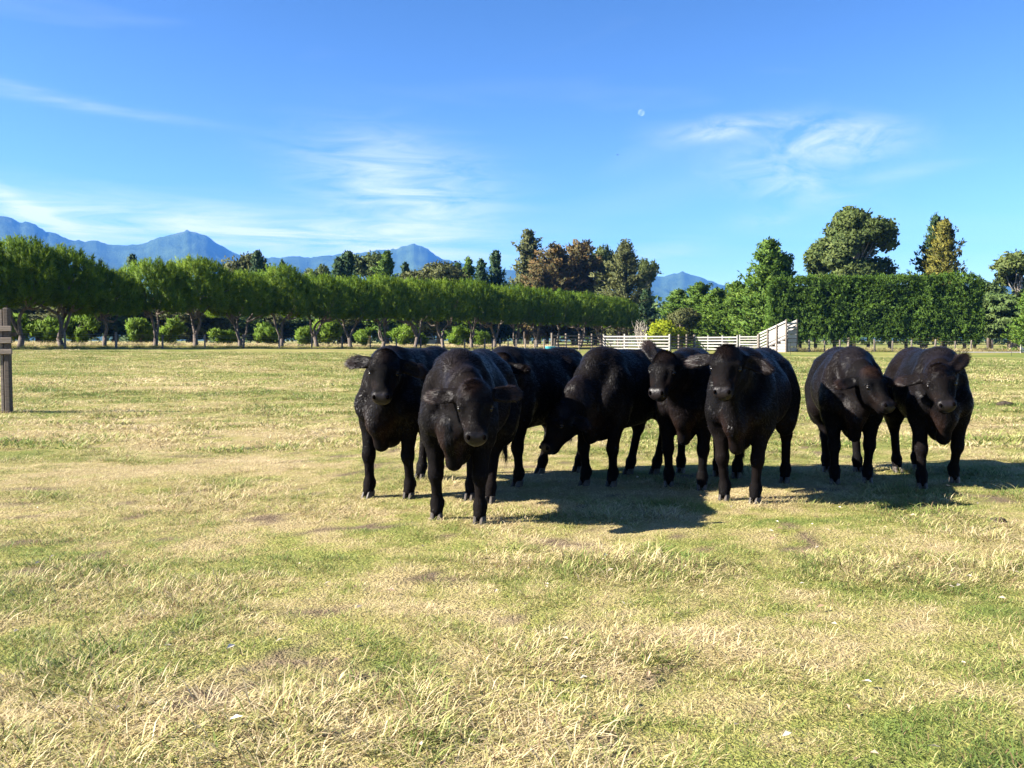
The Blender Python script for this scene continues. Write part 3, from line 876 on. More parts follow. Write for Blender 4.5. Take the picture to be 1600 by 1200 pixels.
def leaf_mat(name, stops, trans=0.25, spec=0.10, rough=0.6):
    n = NT(name)
    v = n.math('ADD', n.math('MULTIPLY', n.attr('vary'), 0.7), n.math('MULTIPLY', n.island(), 0.3))
    ob = n.node('ShaderNodeObjectInfo').outputs['Random']
    v = n.math('ADD', v, n.math('MULTIPLY', n.math('SUBTRACT', ob, 0.5), 0.22))
    return n.leaf(n.ramp(v, stops), trans, rough, spec)
LM = {
 'pine': leaf_mat('stone_pine_needles', [(0.1, (0.060, 0.115, 0.012)), (0.5, (0.100, 0.170, 0.016)), (0.9, (0.175, 0.245, 0.024))], 0.45),
 'young': leaf_mat('young_pine_needles', [(0.1, (0.080, 0.150, 0.016)), (0.9, (0.170, 0.250, 0.032))], 0.4),
 'cypress': leaf_mat('cypress_sprays', [(0.1, (0.045, 0.090, 0.013)), (0.6, (0.080, 0.140, 0.019)), (0.95, (0.130, 0.185, 0.028))], 0.3),
 'dark': leaf_mat('dark_conifer_sprays', [(0.1, (0.020, 0.045, 0.018)), (0.9, (0.055, 0.095, 0.032))], 0.15),
 'gold': leaf_mat('golden_conifer_sprays', [(0.1, (0.05, 0.060, 0.012)), (0.9, (0.17, 0.150, 0.026))], 0.2),
 'gum': leaf_mat('gum_leaves', [(0.1, (0.045, 0.072, 0.020)), (0.9, (0.115, 0.140, 0.038))], 0.25),
 'brown': leaf_mat('bronze_leaves', [(0.1, (0.055, 0.058, 0.022)), (0.5, (0.090, 0.075, 0.028)), (0.9, (0.140, 0.085, 0.030))], 0.2),
 'olive': leaf_mat('olive_leaves', [(0.1, (0.050, 0.062, 0.022)), (0.9, (0.120, 0.125, 0.044))], 0.2),
 'yellow': leaf_mat('yellow_green_leaves', [(0.1, (0.15, 0.20, 0.012)), (0.9, (0.34, 0.36, 0.020))], 0.35),
 'broad': leaf_mat('broad_leaves', [(0.1, (0.040, 0.075, 0.022)), (0.9, (0.105, 0.145, 0.042))], 0.2),
 'grey': leaf_mat('grey_twigs', [(0.1, (0.14, 0.115, 0.095)), (0.9, (0.28, 0.24, 0.20))], 0.0),
}
def bark_mat(name, a, b, sc=6):
    n = NT(name)
    P = n.objc()
    st = n.node('ShaderNodeMapping', {'Vector': P, 'Scale': (1, 1, 0.25)}).outputs[0]
    z = n.noise(st, sc, 4, 0.65)
    return n.principled(n.ramp(z, [(0.3, a), (0.7, b)]), 0.9, 0.1, n.bump(z, 0.7, 0.05))
BARK = bark_mat('pine_bark', (0.055, 0.045, 0.040), (0.19, 0.155, 0.13))
BARK_PALE = bark_mat('gum_bark', (0.20, 0.17, 0.14), (0.46, 0.42, 0.36))

def finish(name, V, F, vary, mat, N=None):
    """N: one direction per face, the way the spray faces; leaves are wound and shaded to it"""
    if N is not None:
        k = F.shape[1]
        g = np.cross(V[F[:, 1]] - V[F[:, 0]], V[F[:, 2]] - V[F[:, 0]])
        bad = (g * N).sum(1) < 0
        F = F.copy(); F[bad] = F[bad][:, ::-1]
    m = mesh_np(name, V, F, N is not None)
    vattr(m, 'vary', vary)
    m.materials.append(mat)
    if N is not None:
        g /= np.linalg.norm(g, axis=1, keepdims=True) + 1e-9; g[bad] *= -1
        NN = N * 0.75 + g * 0.45; NN /= np.linalg.norm(NN, axis=1, keepdims=True) + 1e-9
        m.normals_split_custom_set_from_vertices(np.repeat(NN, k, 0).astype(np.float32).tolist())
    return m
def spray_tree(seed, H, R, mat, nb=130, pts=9, leaf=(0.42, 0.13), elev=(0.0, 0.8), trunk_r=0.25, bark=None, lean=0.0, power=0.75, z0=0.04, nl=6, ragged=0.25, tips=1):
    """conifer: whorls of branches, each a feather of sprays"""
    rng = np.random.default_rng(seed)
    tb = MB(); tb.tube([(0, 0, -0.2), (lean * .3, 0, H * .4), (lean, 0, H * .97)], [trunk_r * 1.2, trunk_r * .75, 0.03], 8)
    t = np.sort(rng.random(nb)) ** 0.9
    az = np.arange(nb) * 2.39996 + rng.normal(0, .5, nb)
    ln = (R * (1 - t) ** power + 0.25) * rng.uniform(1 - ragged, 1 + ragged, nb)
    ln *= 1 + 0.22 * np.sin(az * 2 + seed) * np.sin(t * 9 + seed)
    el = elev[0] + (elev[1] - elev[0]) * t + rng.normal(0, .12, nb)
    D = np.c_[np.cos(az) * np.cos(el), np.sin(az) * np.cos(el), np.sin(el)]
    B = np.c_[lean * t, np.zeros(nb), H * (z0 + (0.95 - z0) * t)]
    for i in range(0, nb, 3):
        limb(tb, B[i], B[i] + D[i] * ln[i] * 0.8, 0.05, 0.012, rng, 0.05, 3, 4)
    u = rng.uniform(0.2, 1.0, (nb, pts))
    C = B[:, None] + D[:, None] * (ln[:, None] * u)[..., None]
    C[..., 2] += (ln[:, None] * u ** 2) * 0.12
    C = C.reshape(-1, 3) + rng.normal(0, 0.10, (nb * pts, 3)) * (R / 3)
    Dd = np.repeat(D, pts, 0)
    if tips:
        k = 24; C = np.r_[C, np.c_[np.full(k, lean) + rng.normal(0, .06, k), rng.normal(0, .06, k), H * rng.uniform(.9, 1.0, k)]]; Dd = np.r_[Dd, np.tile([[0, 0, 1.]], (k, 1))]
    n_ = len(C); cv = rng.random(n_)
    rad = np.c_[C[:, 0] - lean * C[:, 2] / H, C[:, 1], np.zeros(n_)]; rad /= np.linalg.norm(rad, axis=1, keepdims=True) + 1e-6
    Nn = rad * 0.8 + np.array([0, 0, 0.5]) + rng.normal(0, .3, (n_, 3)); Nn /= np.linalg.norm(Nn, axis=1, keepdims=True)
    Cr = np.repeat(C, nl, 0) + rng.normal(0, 0.13, (n_ * nl, 3)) * (R / 3)
    LL = rng.uniform(0.6, 1.25, n_ * nl)
    V, F = leaves(Cr, LL * leaf[0], LL * leaf[1], rng, np.repeat(Dd + np.array([0, 0, .35]), nl, 0), 1.5)
    trunk = tb.mesh('trunk', True); trunk.materials.append(bark or BARK)
    return trunk, finish('crown', V, F, np.repeat(np.repeat(cv, nl), 4), LM[mat], np.repeat(Nn, nl, 0))

def limb(b, p0, p1, r0, r1, rng, bend=0.1, n=5, seg=7):
    p0, p1 = np.array(p0, float), np.array(p1, float)
    L = np.linalg.norm(p1 - p0); off = rng.normal(size=3) * bend * L
    pts = [p0 + (p1 - p0) * t + off * math.sin(math.pi * t) for t in np.linspace(0, 1, n)]
    b.tube(pts, list(np.linspace(r0, r1, n)), seg)

# ---- stone pine: short forked trunk, spreading limbs, umbrella of upright needle tufts
def stone_pine(seed, R=3.3, H=7.4, base=2.3, forks=3):
    rng = np.random.default_rng(seed)
    tb = MB()
    zf = rng.uniform(0.7, 1.3)
    lean = rng.normal(0, 0.12, 2)
    flare = [(0, 0, -0.15), (lean[0] * .3, lean[1] * .3, 0.25), (lean[0], lean[1], zf)]
    tb.tube(flare, [0.38, 0.235, 0.21], 9)
    tips = []
    for k in range(forks):
        a = 2 * math.pi * (k + rng.uniform(-.25, .25)) / forks
        m_ = np.array([math.cos(a) * rng.uniform(.55, 0.95), math.sin(a) * rng.uniform(.55, 0.95), rng.uniform(2.4, 3.1)])
        limb(tb, (lean[0], lean[1], zf - 0.1), m_, 0.155, 0.10, rng, 0.12, 6)
        for j in range(4):
            a2 = a + rng.uniform(-0.9, 0.9); rr = R * rng.uniform(0.45, 0.85)
            e_ = np.array([math.cos(a2) * rr, math.sin(a2) * rr, rng.uniform(base + 0.9, base + 2.4)])
            limb(tb, m_ - np.array([0, 0, 0.1]), e_, 0.115, 0.035, rng, 0.14, 5, 6)
            tips.append(e_)
            for q in range(2):
                limb(tb, e_ * 0.6 + m_ * 0.4, e_ + rng.normal(0, 0.6, 3) + np.array([0, 0, 0.5]), 0.05, 0.02, rng, 0.1, 3, 5)
    trunk = tb.mesh('trunk', True); trunk.materials.append(BARK)
    # crown: lumpy dome of distinct upright tufts, sparser ones inside
    N0 = 1250
    i_ = np.arange(N0) + 0.5
    zz = 1 - 1.42 * i_ / N0; phi = i_ * 2.399963 + rng.normal(0, .12, N0)
    d = np.c_[np.sqrt(1 - zz ** 2) * np.cos(phi), np.sqrt(1 - zz ** 2) * np.sin(phi), zz] + rng.normal(0, 0.03, (N0, 3))
    d /= np.linalg.norm(d, axis=1, keepdims=True)
    d = np.r_[d, d[rng.choice(N0, 420)]]
    N = len(d)
    az = np.arctan2(d[:, 1], d[:, 0])
    lump = 1 + 0.13 * np.sin(az * 3 + seed) * (1 - np.abs(d[:, 2])) + 0.08 * np.sin(az * 6 + d[:, 2] * 6 + seed * 2) + 0.06 * np.sin(az * 11 + d[:, 2] * 9)
    shell = 1 - np.abs(rng.normal(0, 0.05, N)); shell[N0:] *= rng.uniform(0.55, 0.9, N - N0)
    zc = base + 1.45; Hz = H - zc - 0.45
    rad = np.c_[d[:, 0] * R, d[:, 1] * R, np.where(d[:, 2] > 0, d[:, 2] * Hz, d[:, 2] * 2.2)]
    C = rad * (lump * shell * (1 + 0.14 * (1 - np.abs(d[:, 2] * 2 - 1))))[:, None] + np.array([0, 0, zc])
    up = np.c_[d[:, 0] * 0.5, d[:, 1] * 0.5, np.maximum(d[:, 2], 0) * 0.5 + 0.62] + rng.normal(0, 0.12, (N, 3))
    up /= np.linalg.norm(up, axis=1, keepdims=True)
    K = 19
    tv = rng.random(N)
    size = rng.uniform(0.8, 1.3, N)
    Cr = np.repeat(C, K, 0); Ur = np.repeat(up, K, 0); sz = np.repeat(size, K)
    t = rng.random(N * K)
    rd = runit(rng, N * K)
    C2 = Cr + Ur * (t * 0.46 * sz)[:, None] + rd * (0.05 * sz)[:, None]
    D2 = Ur * 0.75 + rd * 0.65
    D2 /= np.linalg.norm(D2, axis=1, keepdims=True)
    V, F = blades(C2, D2, rng.uniform(0.20, 0.32, N * K) * sz, rng.uniform(0.05, 0.085, N * K), rng)
    nn_ = np.repeat(np.c_[d[:, 0] * .8, d[:, 1] * .8, d[:, 2] * 0.8 + 0.25], K, 0) + rd * 0.55
    nn_ /= np.linalg.norm(nn_, axis=1, keepdims=True)
    crown = finish('crown', V, F, np.repeat(np.repeat(tv, K), 3), LM['pine'], nn_)
    return trunk, crown

# ---- general tree: lobes of clumps on limbs
def lobe_tree(seed, lobes, mat, leaf=0.22, per=170, clump=0.42, trunk_r=0.3, bark=None, elong=1.6, up=0.0, inner=0.3, nl=7):
    """lobes: (x, y, z, rx, ry, rz). clumps of leaves on each lobe's skin and inside it"""
    rng = np.random.default_rng(seed)
    tb = MB()
    top = max(l[2] for l in lobes)
    zt = min(l[2] - l[5] * 0.4 for l in lobes)
    spine = [(0, 0, -0.2), (rng.normal(0, .1), rng.normal(0, .1), max(zt, 0.6)), (rng.normal(0, .3), rng.normal(0, .3), (top + zt) / 2), (rng.normal(0, .2), rng.normal(0, .2), top)]
    tb.tube(spine, [trunk_r * 1.25, trunk_r, trunk_r * 0.6, trunk_r * 0.15], 8)
    Vs, Fs, vr, ns, off = [], [], [], [], 0
    cz = np.mean([l[2] for l in lobes])
    for (x, y, z, rx, ry, rz) in lobes:
        h0 = max(0.4, min(z - rz * 0.6, top * 0.8))
        f_ = min(h0 / max(top, 0.1), 1)
        limb(tb, (0, 0, h0 * 0.75), (x, y, z), trunk_r * 0.45 * (1 - 0.5 * f_), trunk_r * 0.08, rng, 0.08, 4, 5)
        n_ = max(12, int(per * (rx * ry + ry * rz + rx * rz) / 3))
        d = runit(rng, n_)
        s_ = 1 - np.abs(rng.normal(0, 0.14, n_)); ins = rng.random(n_) < inner; s_[ins] *= rng.random(ins.sum()) ** 0.5
        wob = 1 + 0.16 * np.sin(d[:, 0] * 5 + seed) * np.cos(d[:, 1] * 6 + x) + 0.12 * np.sin(d[:, 2] * 9 + y)
        C = d * np.array([rx, ry, rz]) * (s_ * wob)[:, None] + np.array([x, y, z])
        cv = rng.random(n_) * 0.75 + 0.25 * rng.random()
        K = nl
        Cr = np.repeat(C, K, 0) + rng.normal(0, clump * 0.5, (n_ * K, 3)) * (1, 1, 0.8)
        bias = np.repeat(d + np.array([0, 0, up]), K, 0)
        LL = rng.uniform(0.6, 1.3, n_ * K) * leaf
        V, F = leaves(Cr, LL * elong, LL, rng, bias, 1.0 if up else 0.0)
        Vs.append(V); Fs.append(F + off); off += len(V); vr.append(np.repeat(np.repeat(cv, K), 4))
        nn_ = d + np.array([0, 0, 0.25]) + 0.5 * unit(np.array([x, y, z - cz]) + 1e-6) + rng.normal(0, .25, (n_, 3)); nn_ /= np.linalg.norm(nn_, axis=1, keepdims=True); ns.append(np.repeat(nn_, K, 0))
    trunk = tb.mesh('trunk', True); trunk.materials.append(bark or BARK)
    crown = finish('crown', np.concatenate(Vs), np.concatenate(Fs), np.concatenate(vr), LM[mat], np.concatenate(ns))
    return trunk, crown
def conifer_lobes(seed, H, R, tiers=13, droop=0.0, lean=0.0):
    rng = np.random.default_rng(seed); L = []
    for i in range(tiers):
        t = i / (tiers - 1)
        z = H * (0.10 + 0.86 * t); r = R * (1 - t) ** 0.8 * rng.uniform(0.8, 1.15)
        k = max(2, int(5 * (1 - t) + 1.5))
        for j in range(k):
            a = 2 * math.pi * j / k + rng.uniform(0, 2)
            rr = r * rng.uniform(0.45, 0.75)
            L.append((math.cos(a) * rr + lean * t, math.sin(a) * rr, z + rng.uniform(-.3, .3), max(r * 0.42, 0.16), max(r * 0.42, 0.16), max(H * 0.06, 0.35) * rng.uniform(.8, 1.5)))
    L.append((lean, 0, H * 0.965, 0.16, 0.16, H * 0.045))
    return L
def round_lobes(seed, H, R, z0, n_, size, flat=0.75):
    rng = np.random.default_rng(seed); L = []
    for d in runit(rng, n_):
        rr = rng.uniform(0.45, 0.95)
        s_ = size * rng.uniform(0.7, 1.3)
        L.append((d[0] * R * rr, d[1] * R * rr, z0 + (H - z0) * 0.5 + d[2] * (H - z0) * 0.5 * rr, s_, s_, s_ * flat))
    return L

def plant(name, meshes, loc, rz=0, sc=(1, 1, 1), label=None, cat='tree', group=None):
    o = empty(name, loc, rz); o.scale = sc
    t, c = meshes
    if t is not None: obj('trunk', t, None, o)
    obj('crown' if cat != 'hedge' else 'foliage', c, None, o)
    return tag(o, label, cat, group)

ORD = ['first', 'second', 'third', 'fourth', 'fifth', 'sixth', 'seventh', 'eighth', 'ninth', 'tenth', 'eleventh', 'twelfth', 'thirteenth', 'fourteenth', 'fifteenth', 'sixteenth', 'seventeenth', 'eighteenth', 'nineteenth', 'twentieth', 'twenty-first', 'twenty-second', 'twenty-third']
def row_point(px):
    """the pine row runs away to the right from (-39, 66) to (17, 153)"""
    k = (px - 800) / FPX
    t = (39 + k * 66) / (56 - k * 87)
    return -39 + 56 * t, 66 + 87 * t
PINES = [stone_pine(11, forks=3), stone_pine(12, forks=2), stone_pine(13, forks=3, R=3.5), stone_pine(14, forks=4, R=3.2), stone_pine(15, forks=2)]
pine_px = [(-95, 395), (-28, 390), (32, 384), (97, 388), (163, 412), (243, 412), (306, 410), (376, 418), (440, 424), (497, 427), (548, 432), (598, 432), (648, 438), (693, 440), (737, 441), (772, 440), (806, 446), (838, 455), (872, 456), (906, 460), (938, 464), (966, 468)]
for i, (px, py) in enumerate(pine_px):
    X, Y = row_point(px)
    z = gz(X, Y)
    h = at(px, py, Y)[2] - z
    r = random.Random(i)
    wid = h / 7.4 * r.uniform(0.80, 0.97); h *= r.uniform(0.92, 1.06)
    if i == 3: wid *= 1.12
    k = [3, 1, 1, 0, 4, 1, 4, 0, 1, 2, 4, 0, 2, 4, 3, 2, 0, 4, 1, 2, 0, 3][i]
    plant('stone_pine', PINES[k], (X, Y, z), r.uniform(0, 6.28), (wid, wid, h / 7.4), ORD[len(pine_px) - 1 - i] + ' umbrella-crowned stone pine of the row, counting from the timber yards', 'tree', 'stone pines in the row along the paddock')

# ---- young pines behind the row
YOUNG = [lobe_tree(30 + k, round_lobes(30 + k, 2.9, 1.4, 0.5, 11, 0.48, 1.0), 'young', 0.13, 150, 0.24, 0.09, None, 3.6, 1.2) for k in range(3)]
young_px = [(20, 9, 2.6), (62, 8, 3.0), (137, 8, 2.7), (215, 9, 2.8), (283, 10, 2.6), (349, 9, 2.7), (402, 11, 2.5), (432, 9, 2.4), (474, 9, 3.0), (525, 10, 2.9), (570, 9, 2.6), (622, 11, 3.0), (665, 9, 2.6), (712, 10, 2.8), (760, 10, 2.6)]
for i, (px, d, h) in enumerate(young_px):
    X, Y = row_point(px); k = (Y + d) / Y
    X, Y = X * k, Y * k
    s = h / 2.9 * [1, .8, 1.12, .9, 1.05, .72, 1.0][i % 7]; w_ = [1.1, 1.35, .95, 1.2][i % 4] * s
    X += [0, .8, -.6, .4, -1.0][i % 5]
    plant('young_pine', YOUNG[i % 3], (X, Y, gz(X, Y)), i * 1.3, (w_, w_, s), ORD[len(young_px) - 1 - i] + ' small round young pine behind the row, counting from the timber yards', 'tree', 'young pines behind the row')

# ---- trees beyond the row and round the yards
def put(name, meshes, native_h, px, top_py, Y, label, group=None, wide=1.0, rz=0.0, cat='tree', z=None):
    X = (px - 800) / FPX * Y
    z = gz(X, Y) if z is None else z
    s = (at(px, top_py, Y)[2] - z) / native_h
    return plant(name, meshes, (X, Y, z), rz, (s * wide, s * wide, s), label, cat, group)
CONE = [spray_tree(50 + k, 12, 2.6, m, 150, 9, (0.46, 0.17), (0.1, 0.9)) for k, m in enumerate(['dark', 'cypress', 'dark'])]
con_px = sorted([(210, 397, 150, 0, .75), (322, 403, 170, 1, .7), (404, 391, 160, 0, .8), (443, 406, 165, 2, .6), (545, 392, 165, 0, 1.0), (530, 402, 160, 2, .9), (605, 392, 160, 1, .95), (634, 410, 165, 2, .75), (733, 402, 170, 1, .8), (752, 405, 165, 2, .8), (775, 391, 172, 0, .85), (716, 410, 175, 1, .8)])
for i, (px, py, Y, k, wd) in enumerate(con_px):
    put('conifer', CONE[k], 12.0, px, py, Y, ORD[len(con_px) - 1 - i] + ' dark conifer above the pine row, counting from the bronze trees', 'conifers behind the pine row', wd * 1.25, i * 1.1)
GUM = [lobe_tree(60 + k, round_lobes(60 + k, 14, 3.6, 6.0, 16, 1.35, 0.7), 'gum', 0.26, 50, 0.45, 0.32, BARK_PALE, 2.0) for k in range(2)]
BROAD = [lobe_tree(64 + k, round_lobes(64 + k, 11, 3.6, 2.0, 26, 1.4, 0.8), m, 0.26, 46, 0.5, 0.28, None, 1.7) for k, m in enumerate(['olive', 'broad', 'brown'])]
put('gum_tree', GUM[0], 14.2, 577, 388, 178, 'pale trunked gum tree with a small tuft crown above the pine row', None, .8)
put('gum_tree', GUM[1], 14.2, 493, 412, 190, 'tiny round gum crown peeping over the pine row before the mountain', None, .7)
put('olive_tree', BROAD[0], 11.2, 380, 390, 165, 'olive brown tree touching a dark conifer above the pine row', None, .8)
put('olive_tree', BROAD[0], 11.2, 686, 402, 160, 'round olive green tree below the pointed blue peak', None, 1.0, 1.0)
put('olive_tree', BROAD[0], 11.2, 650, 418, 158, 'low yellowish olive tree beside the round olive one', None, .7, 2.0)
def column_lobes(seed, H, R, n_=26, z0=0.12):
    rng = np.random.default_rng(seed); L = []
    for i in range(n_):
        t = rng.random() ** 0.8
        z = H * (z0 + (0.95 - z0) * t); r = R * (1 - 0.75 * t ** 2.2)
        a = rng.uniform(0, 6.28); rr = r * rng.uniform(0.3, 0.8)
        L.append((math.cos(a) * rr, math.sin(a) * rr, z, r * 0.36, r * 0.36, H * 0.085 * rng.uniform(.7, 1.4)))
    L.append((0.2, 0, H * 0.95, R * 0.14, R * 0.14, H * 0.06))
    return L
COLM = [spray_tree(70, 16, 3.0, 'olive', 190, 9, (0.50, 0.19), (0.7, 1.2), 0.3, None, 0.3, 0.5, 0.12, 6, 0.4), spray_tree(71, 16, 4.2, 'brown', 240, 10, (0.52, 0.22), (0.5, 1.1), 0.3, None, 0, 0.45, 0.10, 6, 0.45),
        spray_tree(72, 16, 4.3, 'olive', 230, 10, (0.50, 0.18), (0.1, 0.9), 0.3, None, 0, 0.8, 0.06, 6, 0.5)]
put('poplar', COLM[0], 16.0, 822, 360, 182, 'tall grey green tree with a pointed top beside the bronze trees', None, 1.3)
put('bronze_tree', COLM[1], 16.0, 868, 388, 176, 'broad bronze brown tree, its rusty crown above the pine row', None, 1.6)
put('bronze_tree', COLM[1], 16.0, 905, 382, 182, 'dark bronze tree with a spiky tip next to the rusty crown', None, 1.5, 2.1)
put('bronze_tree', COLM[1], 16.0, 842, 420, 170, 'short bronze tree at the foot of the pointed grey green one', None, 1.5, 4.1)
put('cypress', COLM[2], 16.0, 976, 376, 168, 'tall olive cypress with thin straggly branches by the mountain gap', None, 1.35, 0.4)
put('cypress', CONE[0], 12.0, 1008, 452, 164, 'dark low cypress at the foot of the tall olive one', None, 1.3, 0.4)
put('gum_tree', GUM[1], 14.2, 945, 380, 186, 'sparse thin gum tree behind the tall olive cypress', None, .55, 1.2)
put('gum_tree', GUM[0], 14.2, 1010, 398, 184, 'wispy gum with a few leaf tufts against the sky by the mountain gap', None, .5, 2.2)
# dark underwood beyond the far end of the row
for i, (px, py, Y) in enumerate([(780, 498, 192), (820, 494, 190), (855, 490, 188), (895, 490, 186), (930, 488, 184), (965, 486, 180), (1000, 490, 176)]):
    put('dark_tree', BROAD[1], 11.2, px, py, Y, ORD[i] + ' dark tree under the bronze trees, counting towards the yellow shrub', 'dark trees behind the end of the row', 2.0, i * 1.0)
low = [(-60, 468, 118), (5, 466, 122), (62, 464, 128), (120, 466, 124), (180, 470, 132), (240, 470, 138), (300, 474, 134), (360, 476, 146), (420, 488, 150), (480, 490, 152), (540, 488, 160), (600, 490, 164), (655, 494, 178), (705, 494, 182), (750, 496, 188)]
for i, (px, py, Y) in enumerate(low):
    put('shelter_tree', BROAD[[2, 0, 1, 0, 1, 2, 0, 1, 0, 1, 0, 1, 0, 1, 0][i]], 11.2, px, py, Y, ORD[len(low) - 1 - i] + ' low spreading tree beyond the young pines, counting from the timber yards', 'low trees beyond the young pines', 2.4, i * 0.9)

CY = [spray_tree(80 + k, 12, 3.0, 'cypress', 200, 10, (0.44, 0.17), (0.25, 0.9), 0.25, None, 0, 0.6, 0.03, 6, 0.35) for k in range(2)]
put('cypress', CY[0], 12.0, 1200, 373, 112, 'tall green cypress with a double pointed top beside the hedge', None, 1.25)
put('cypress', CY[1], 12.0, 1222, 398, 113, 'second cypress point leaning on the tall double topped one', None, 1.1, 1.0)
for i, (px, py, Y, k) in enumerate([(1060, 452, 128, 0), (1092, 442, 124, 1), (1120, 450, 120, 0), (1150, 440, 118, 1), (1172, 448, 116, 0)]):
    put('cypress', CY[k], 12.0, px, py, Y, ORD[i] + ' bushy cypress of the clump, counting from the yellow shrub to the ramp', 'cypress clump behind the yards', 1.75, i * 1.4)
put('grey_bush', BROAD[0], 11.2, 1065, 478, 116, 'dull grey brown bush behind the yellow green shrub', None, 1.1, 0.3)
put('yellow_shrub', lobe_tree(90, round_lobes(90, 3.4, 1.9, 0.7, 18, 0.7, 0.8), 'yellow', 0.20, 110, 0.28, 0.1, None, 1.5), 3.6, 1039, 497, 112, 'bright yellow green shrub behind the white timber rails', None, 1.0, 0, 'shrub')
def bare_shrub():
    rng = np.random.default_rng(5); b = MB()
    for k in range(26):
        a = rng.uniform(0, 6.28); h = rng.uniform(1.8, 3.3); r = rng.uniform(.2, 1.2)
        e = np.array([math.cos(a) * r, math.sin(a) * r, h]); limb(b, (0, 0, 0), e, 0.05, 0.015, rng, 0.1, 4, 5)
        for j in range(4):
            p = e * rng.uniform(.4, .9); limb(b, p, p + rng.normal(0, .3, 3) + np.array([0, 0, .5]), 0.022, 0.008, rng, 0.1, 3, 4)
    m = b.mesh('branches'); m.materials.append(BARK_PALE); return m
bs = empty('bare_shrub', (xat(1000, 118), 118, gz(xat(1000, 118), 118))); obj('branches', bare_shrub(), None, bs)
bs.scale = (1.15, 1.15, 1.15)
tag(bs, 'leafless pale grey shrub behind the timber rails', 'shrub')

# ---- clipped hedge on the right
def hedge():
    rng = np.random.default_rng(3)
    Lx, Ly, Hz = 22.6, 4.0, 8.2
    N = 5200
    face = rng.random(N); C = np.empty((N, 3)); O = np.empty((N, 3))
    u, v, w_ = rng.random(N), rng.random(N), rng.random(N)
    fr = face < 0.60; tp = (face >= 0.60) & (face < 0.80); sd = face >= 0.80
    C[fr] = np.c_[(u[fr] - .5) * Lx, np.full(fr.sum(), -Ly / 2), 0.9 + v[fr] * (Hz - 0.9)]; O[fr] = (0, -1, 0)
    C[tp] = np.c_[(u[tp] - .5) * Lx, (v[tp] - .5) * Ly, np.full(tp.sum(), Hz)]; O[tp] = (0, 0, 1)
    sg = np.where(u[sd] < .5, -1, 1)
    C[sd] = np.c_[sg * Lx / 2, (v[sd] - .5) * Ly, 0.9 + w_[sd] * (Hz - 0.9)]; O[sd] = np.c_[sg, np.zeros(sd.sum()), np.zeros(sd.sum())]
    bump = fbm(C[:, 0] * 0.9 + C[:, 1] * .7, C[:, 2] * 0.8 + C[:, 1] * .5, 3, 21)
    C = C + O * ((bump - 0.5) * 1.1 - 0.28 * np.abs(rng.normal(0, 1, N)))[:, None]
    C[:, 2] += 0.5 * (fbm(C[:, 0] * 0.5, C[:, 1], 3, 8) - 0.5) * (C[:, 2] / Hz)
    edge = np.maximum(np.abs(C[:, 0]) - (Lx / 2 - 0.9), 0)
    C[:, 2] -= np.where(C[:, 2] > Hz - 1.0, edge * 0.8, 0)
    dirv = O * 0.6 + np.array([0, 0, 0.75]) + rng.normal(0, 0.38, (N, 3)); dirv /= np.linalg.norm(dirv, axis=1, keepdims=True)
    K = 15
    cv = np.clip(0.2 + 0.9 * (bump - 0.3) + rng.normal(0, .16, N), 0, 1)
    Cr = np.repeat(C, K, 0) + np.repeat(dirv, K, 0) * rng.uniform(-0.1, 0.42, N * K)[:, None] + rng.normal(0, 0.09, (N * K, 3))
    LL = rng.uniform(0.6, 1.25, N * K) * 0.115
    V, F = leaves(Cr, LL * 2.3, LL, rng, np.repeat(dirv, K, 0), 1.4)
    nn_ = O * 0.7 + dirv * 0.5 + rng.normal(0, .35, (N, 3)); nn_ /= np.linalg.norm(nn_, axis=1, keepdims=True)
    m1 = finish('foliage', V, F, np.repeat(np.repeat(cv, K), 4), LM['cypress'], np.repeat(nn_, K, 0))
    b = MB()
    for k in range(11):
        x = (k - 5) * 2.0 + rng.uniform(-.3, .3)
        b.tube([(x, 0, -0.1), (x, 0, 2.2), (x, 0, 5.5)], [0.22, 0.16, 0.08], 7)
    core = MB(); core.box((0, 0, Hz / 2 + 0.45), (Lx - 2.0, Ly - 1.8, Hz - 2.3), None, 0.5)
    m2 = b.mesh('trunks'); m2.materials.append(BARK)
    return m2, m1, core
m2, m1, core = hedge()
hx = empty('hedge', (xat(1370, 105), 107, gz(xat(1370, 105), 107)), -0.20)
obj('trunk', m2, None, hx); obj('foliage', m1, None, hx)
core.build('inner_core', NT('hedge_inside').principled((0.012, 0.020, 0.010), 0.95, 0.05), hx)  # solid dark green block filling the middle of the hedge
tag(hx, 'long clipped green cypress hedge behind the wire fence', 'hedge')
put('gum_tree', lobe_tree(95, round_lobes(95, 19, 6.2, 6.5, 44, 1.7, 0.62), 'gum', 0.30, 60, 0.5, 0.5, BARK_PALE, 1.8), 19.3, 1330, 327, 130, 'large round gum tree with clumped foliage standing behind the hedge', None, 1.0)
put('golden_conifer', spray_tree(96, 16, 4.0, 'gold', 230, 10, (0.48, 0.18), (0.2, 0.9), 0.3, None, 0, 0.75, 0.05, 6, 0.45), 16.0, 1472, 341, 124, 'golden green conifer with a ragged pointed top behind the hedge', None, 1.0)
put('conifer', spray_tree(97, 16, 3.2, 'dark', 190, 9, (0.46, 0.17), (0.3, 0.9), 0.3, None, 1.6, 0.75, 0.05, 6, 0.5), 16.0, 1440, 333, 130, 'dark leaning conifer close behind the golden green one', None, .85)
put('oak_tree', BROAD[1], 11.2, 1545, 437, 116, 'dark round leafy tree at the open end of the hedge', None, 1.1)
put('oak_tree', BROAD[1], 11.2, 1522, 470, 122, 'small dark tree tucked against the end of the hedge', None, 1.1, 2.0)
put('gum_tree', GUM[0], 14.2, 1588, 386, 128, 'tall thin crowned gum tree past the end of the hedge', None, 1.15, 1.0)
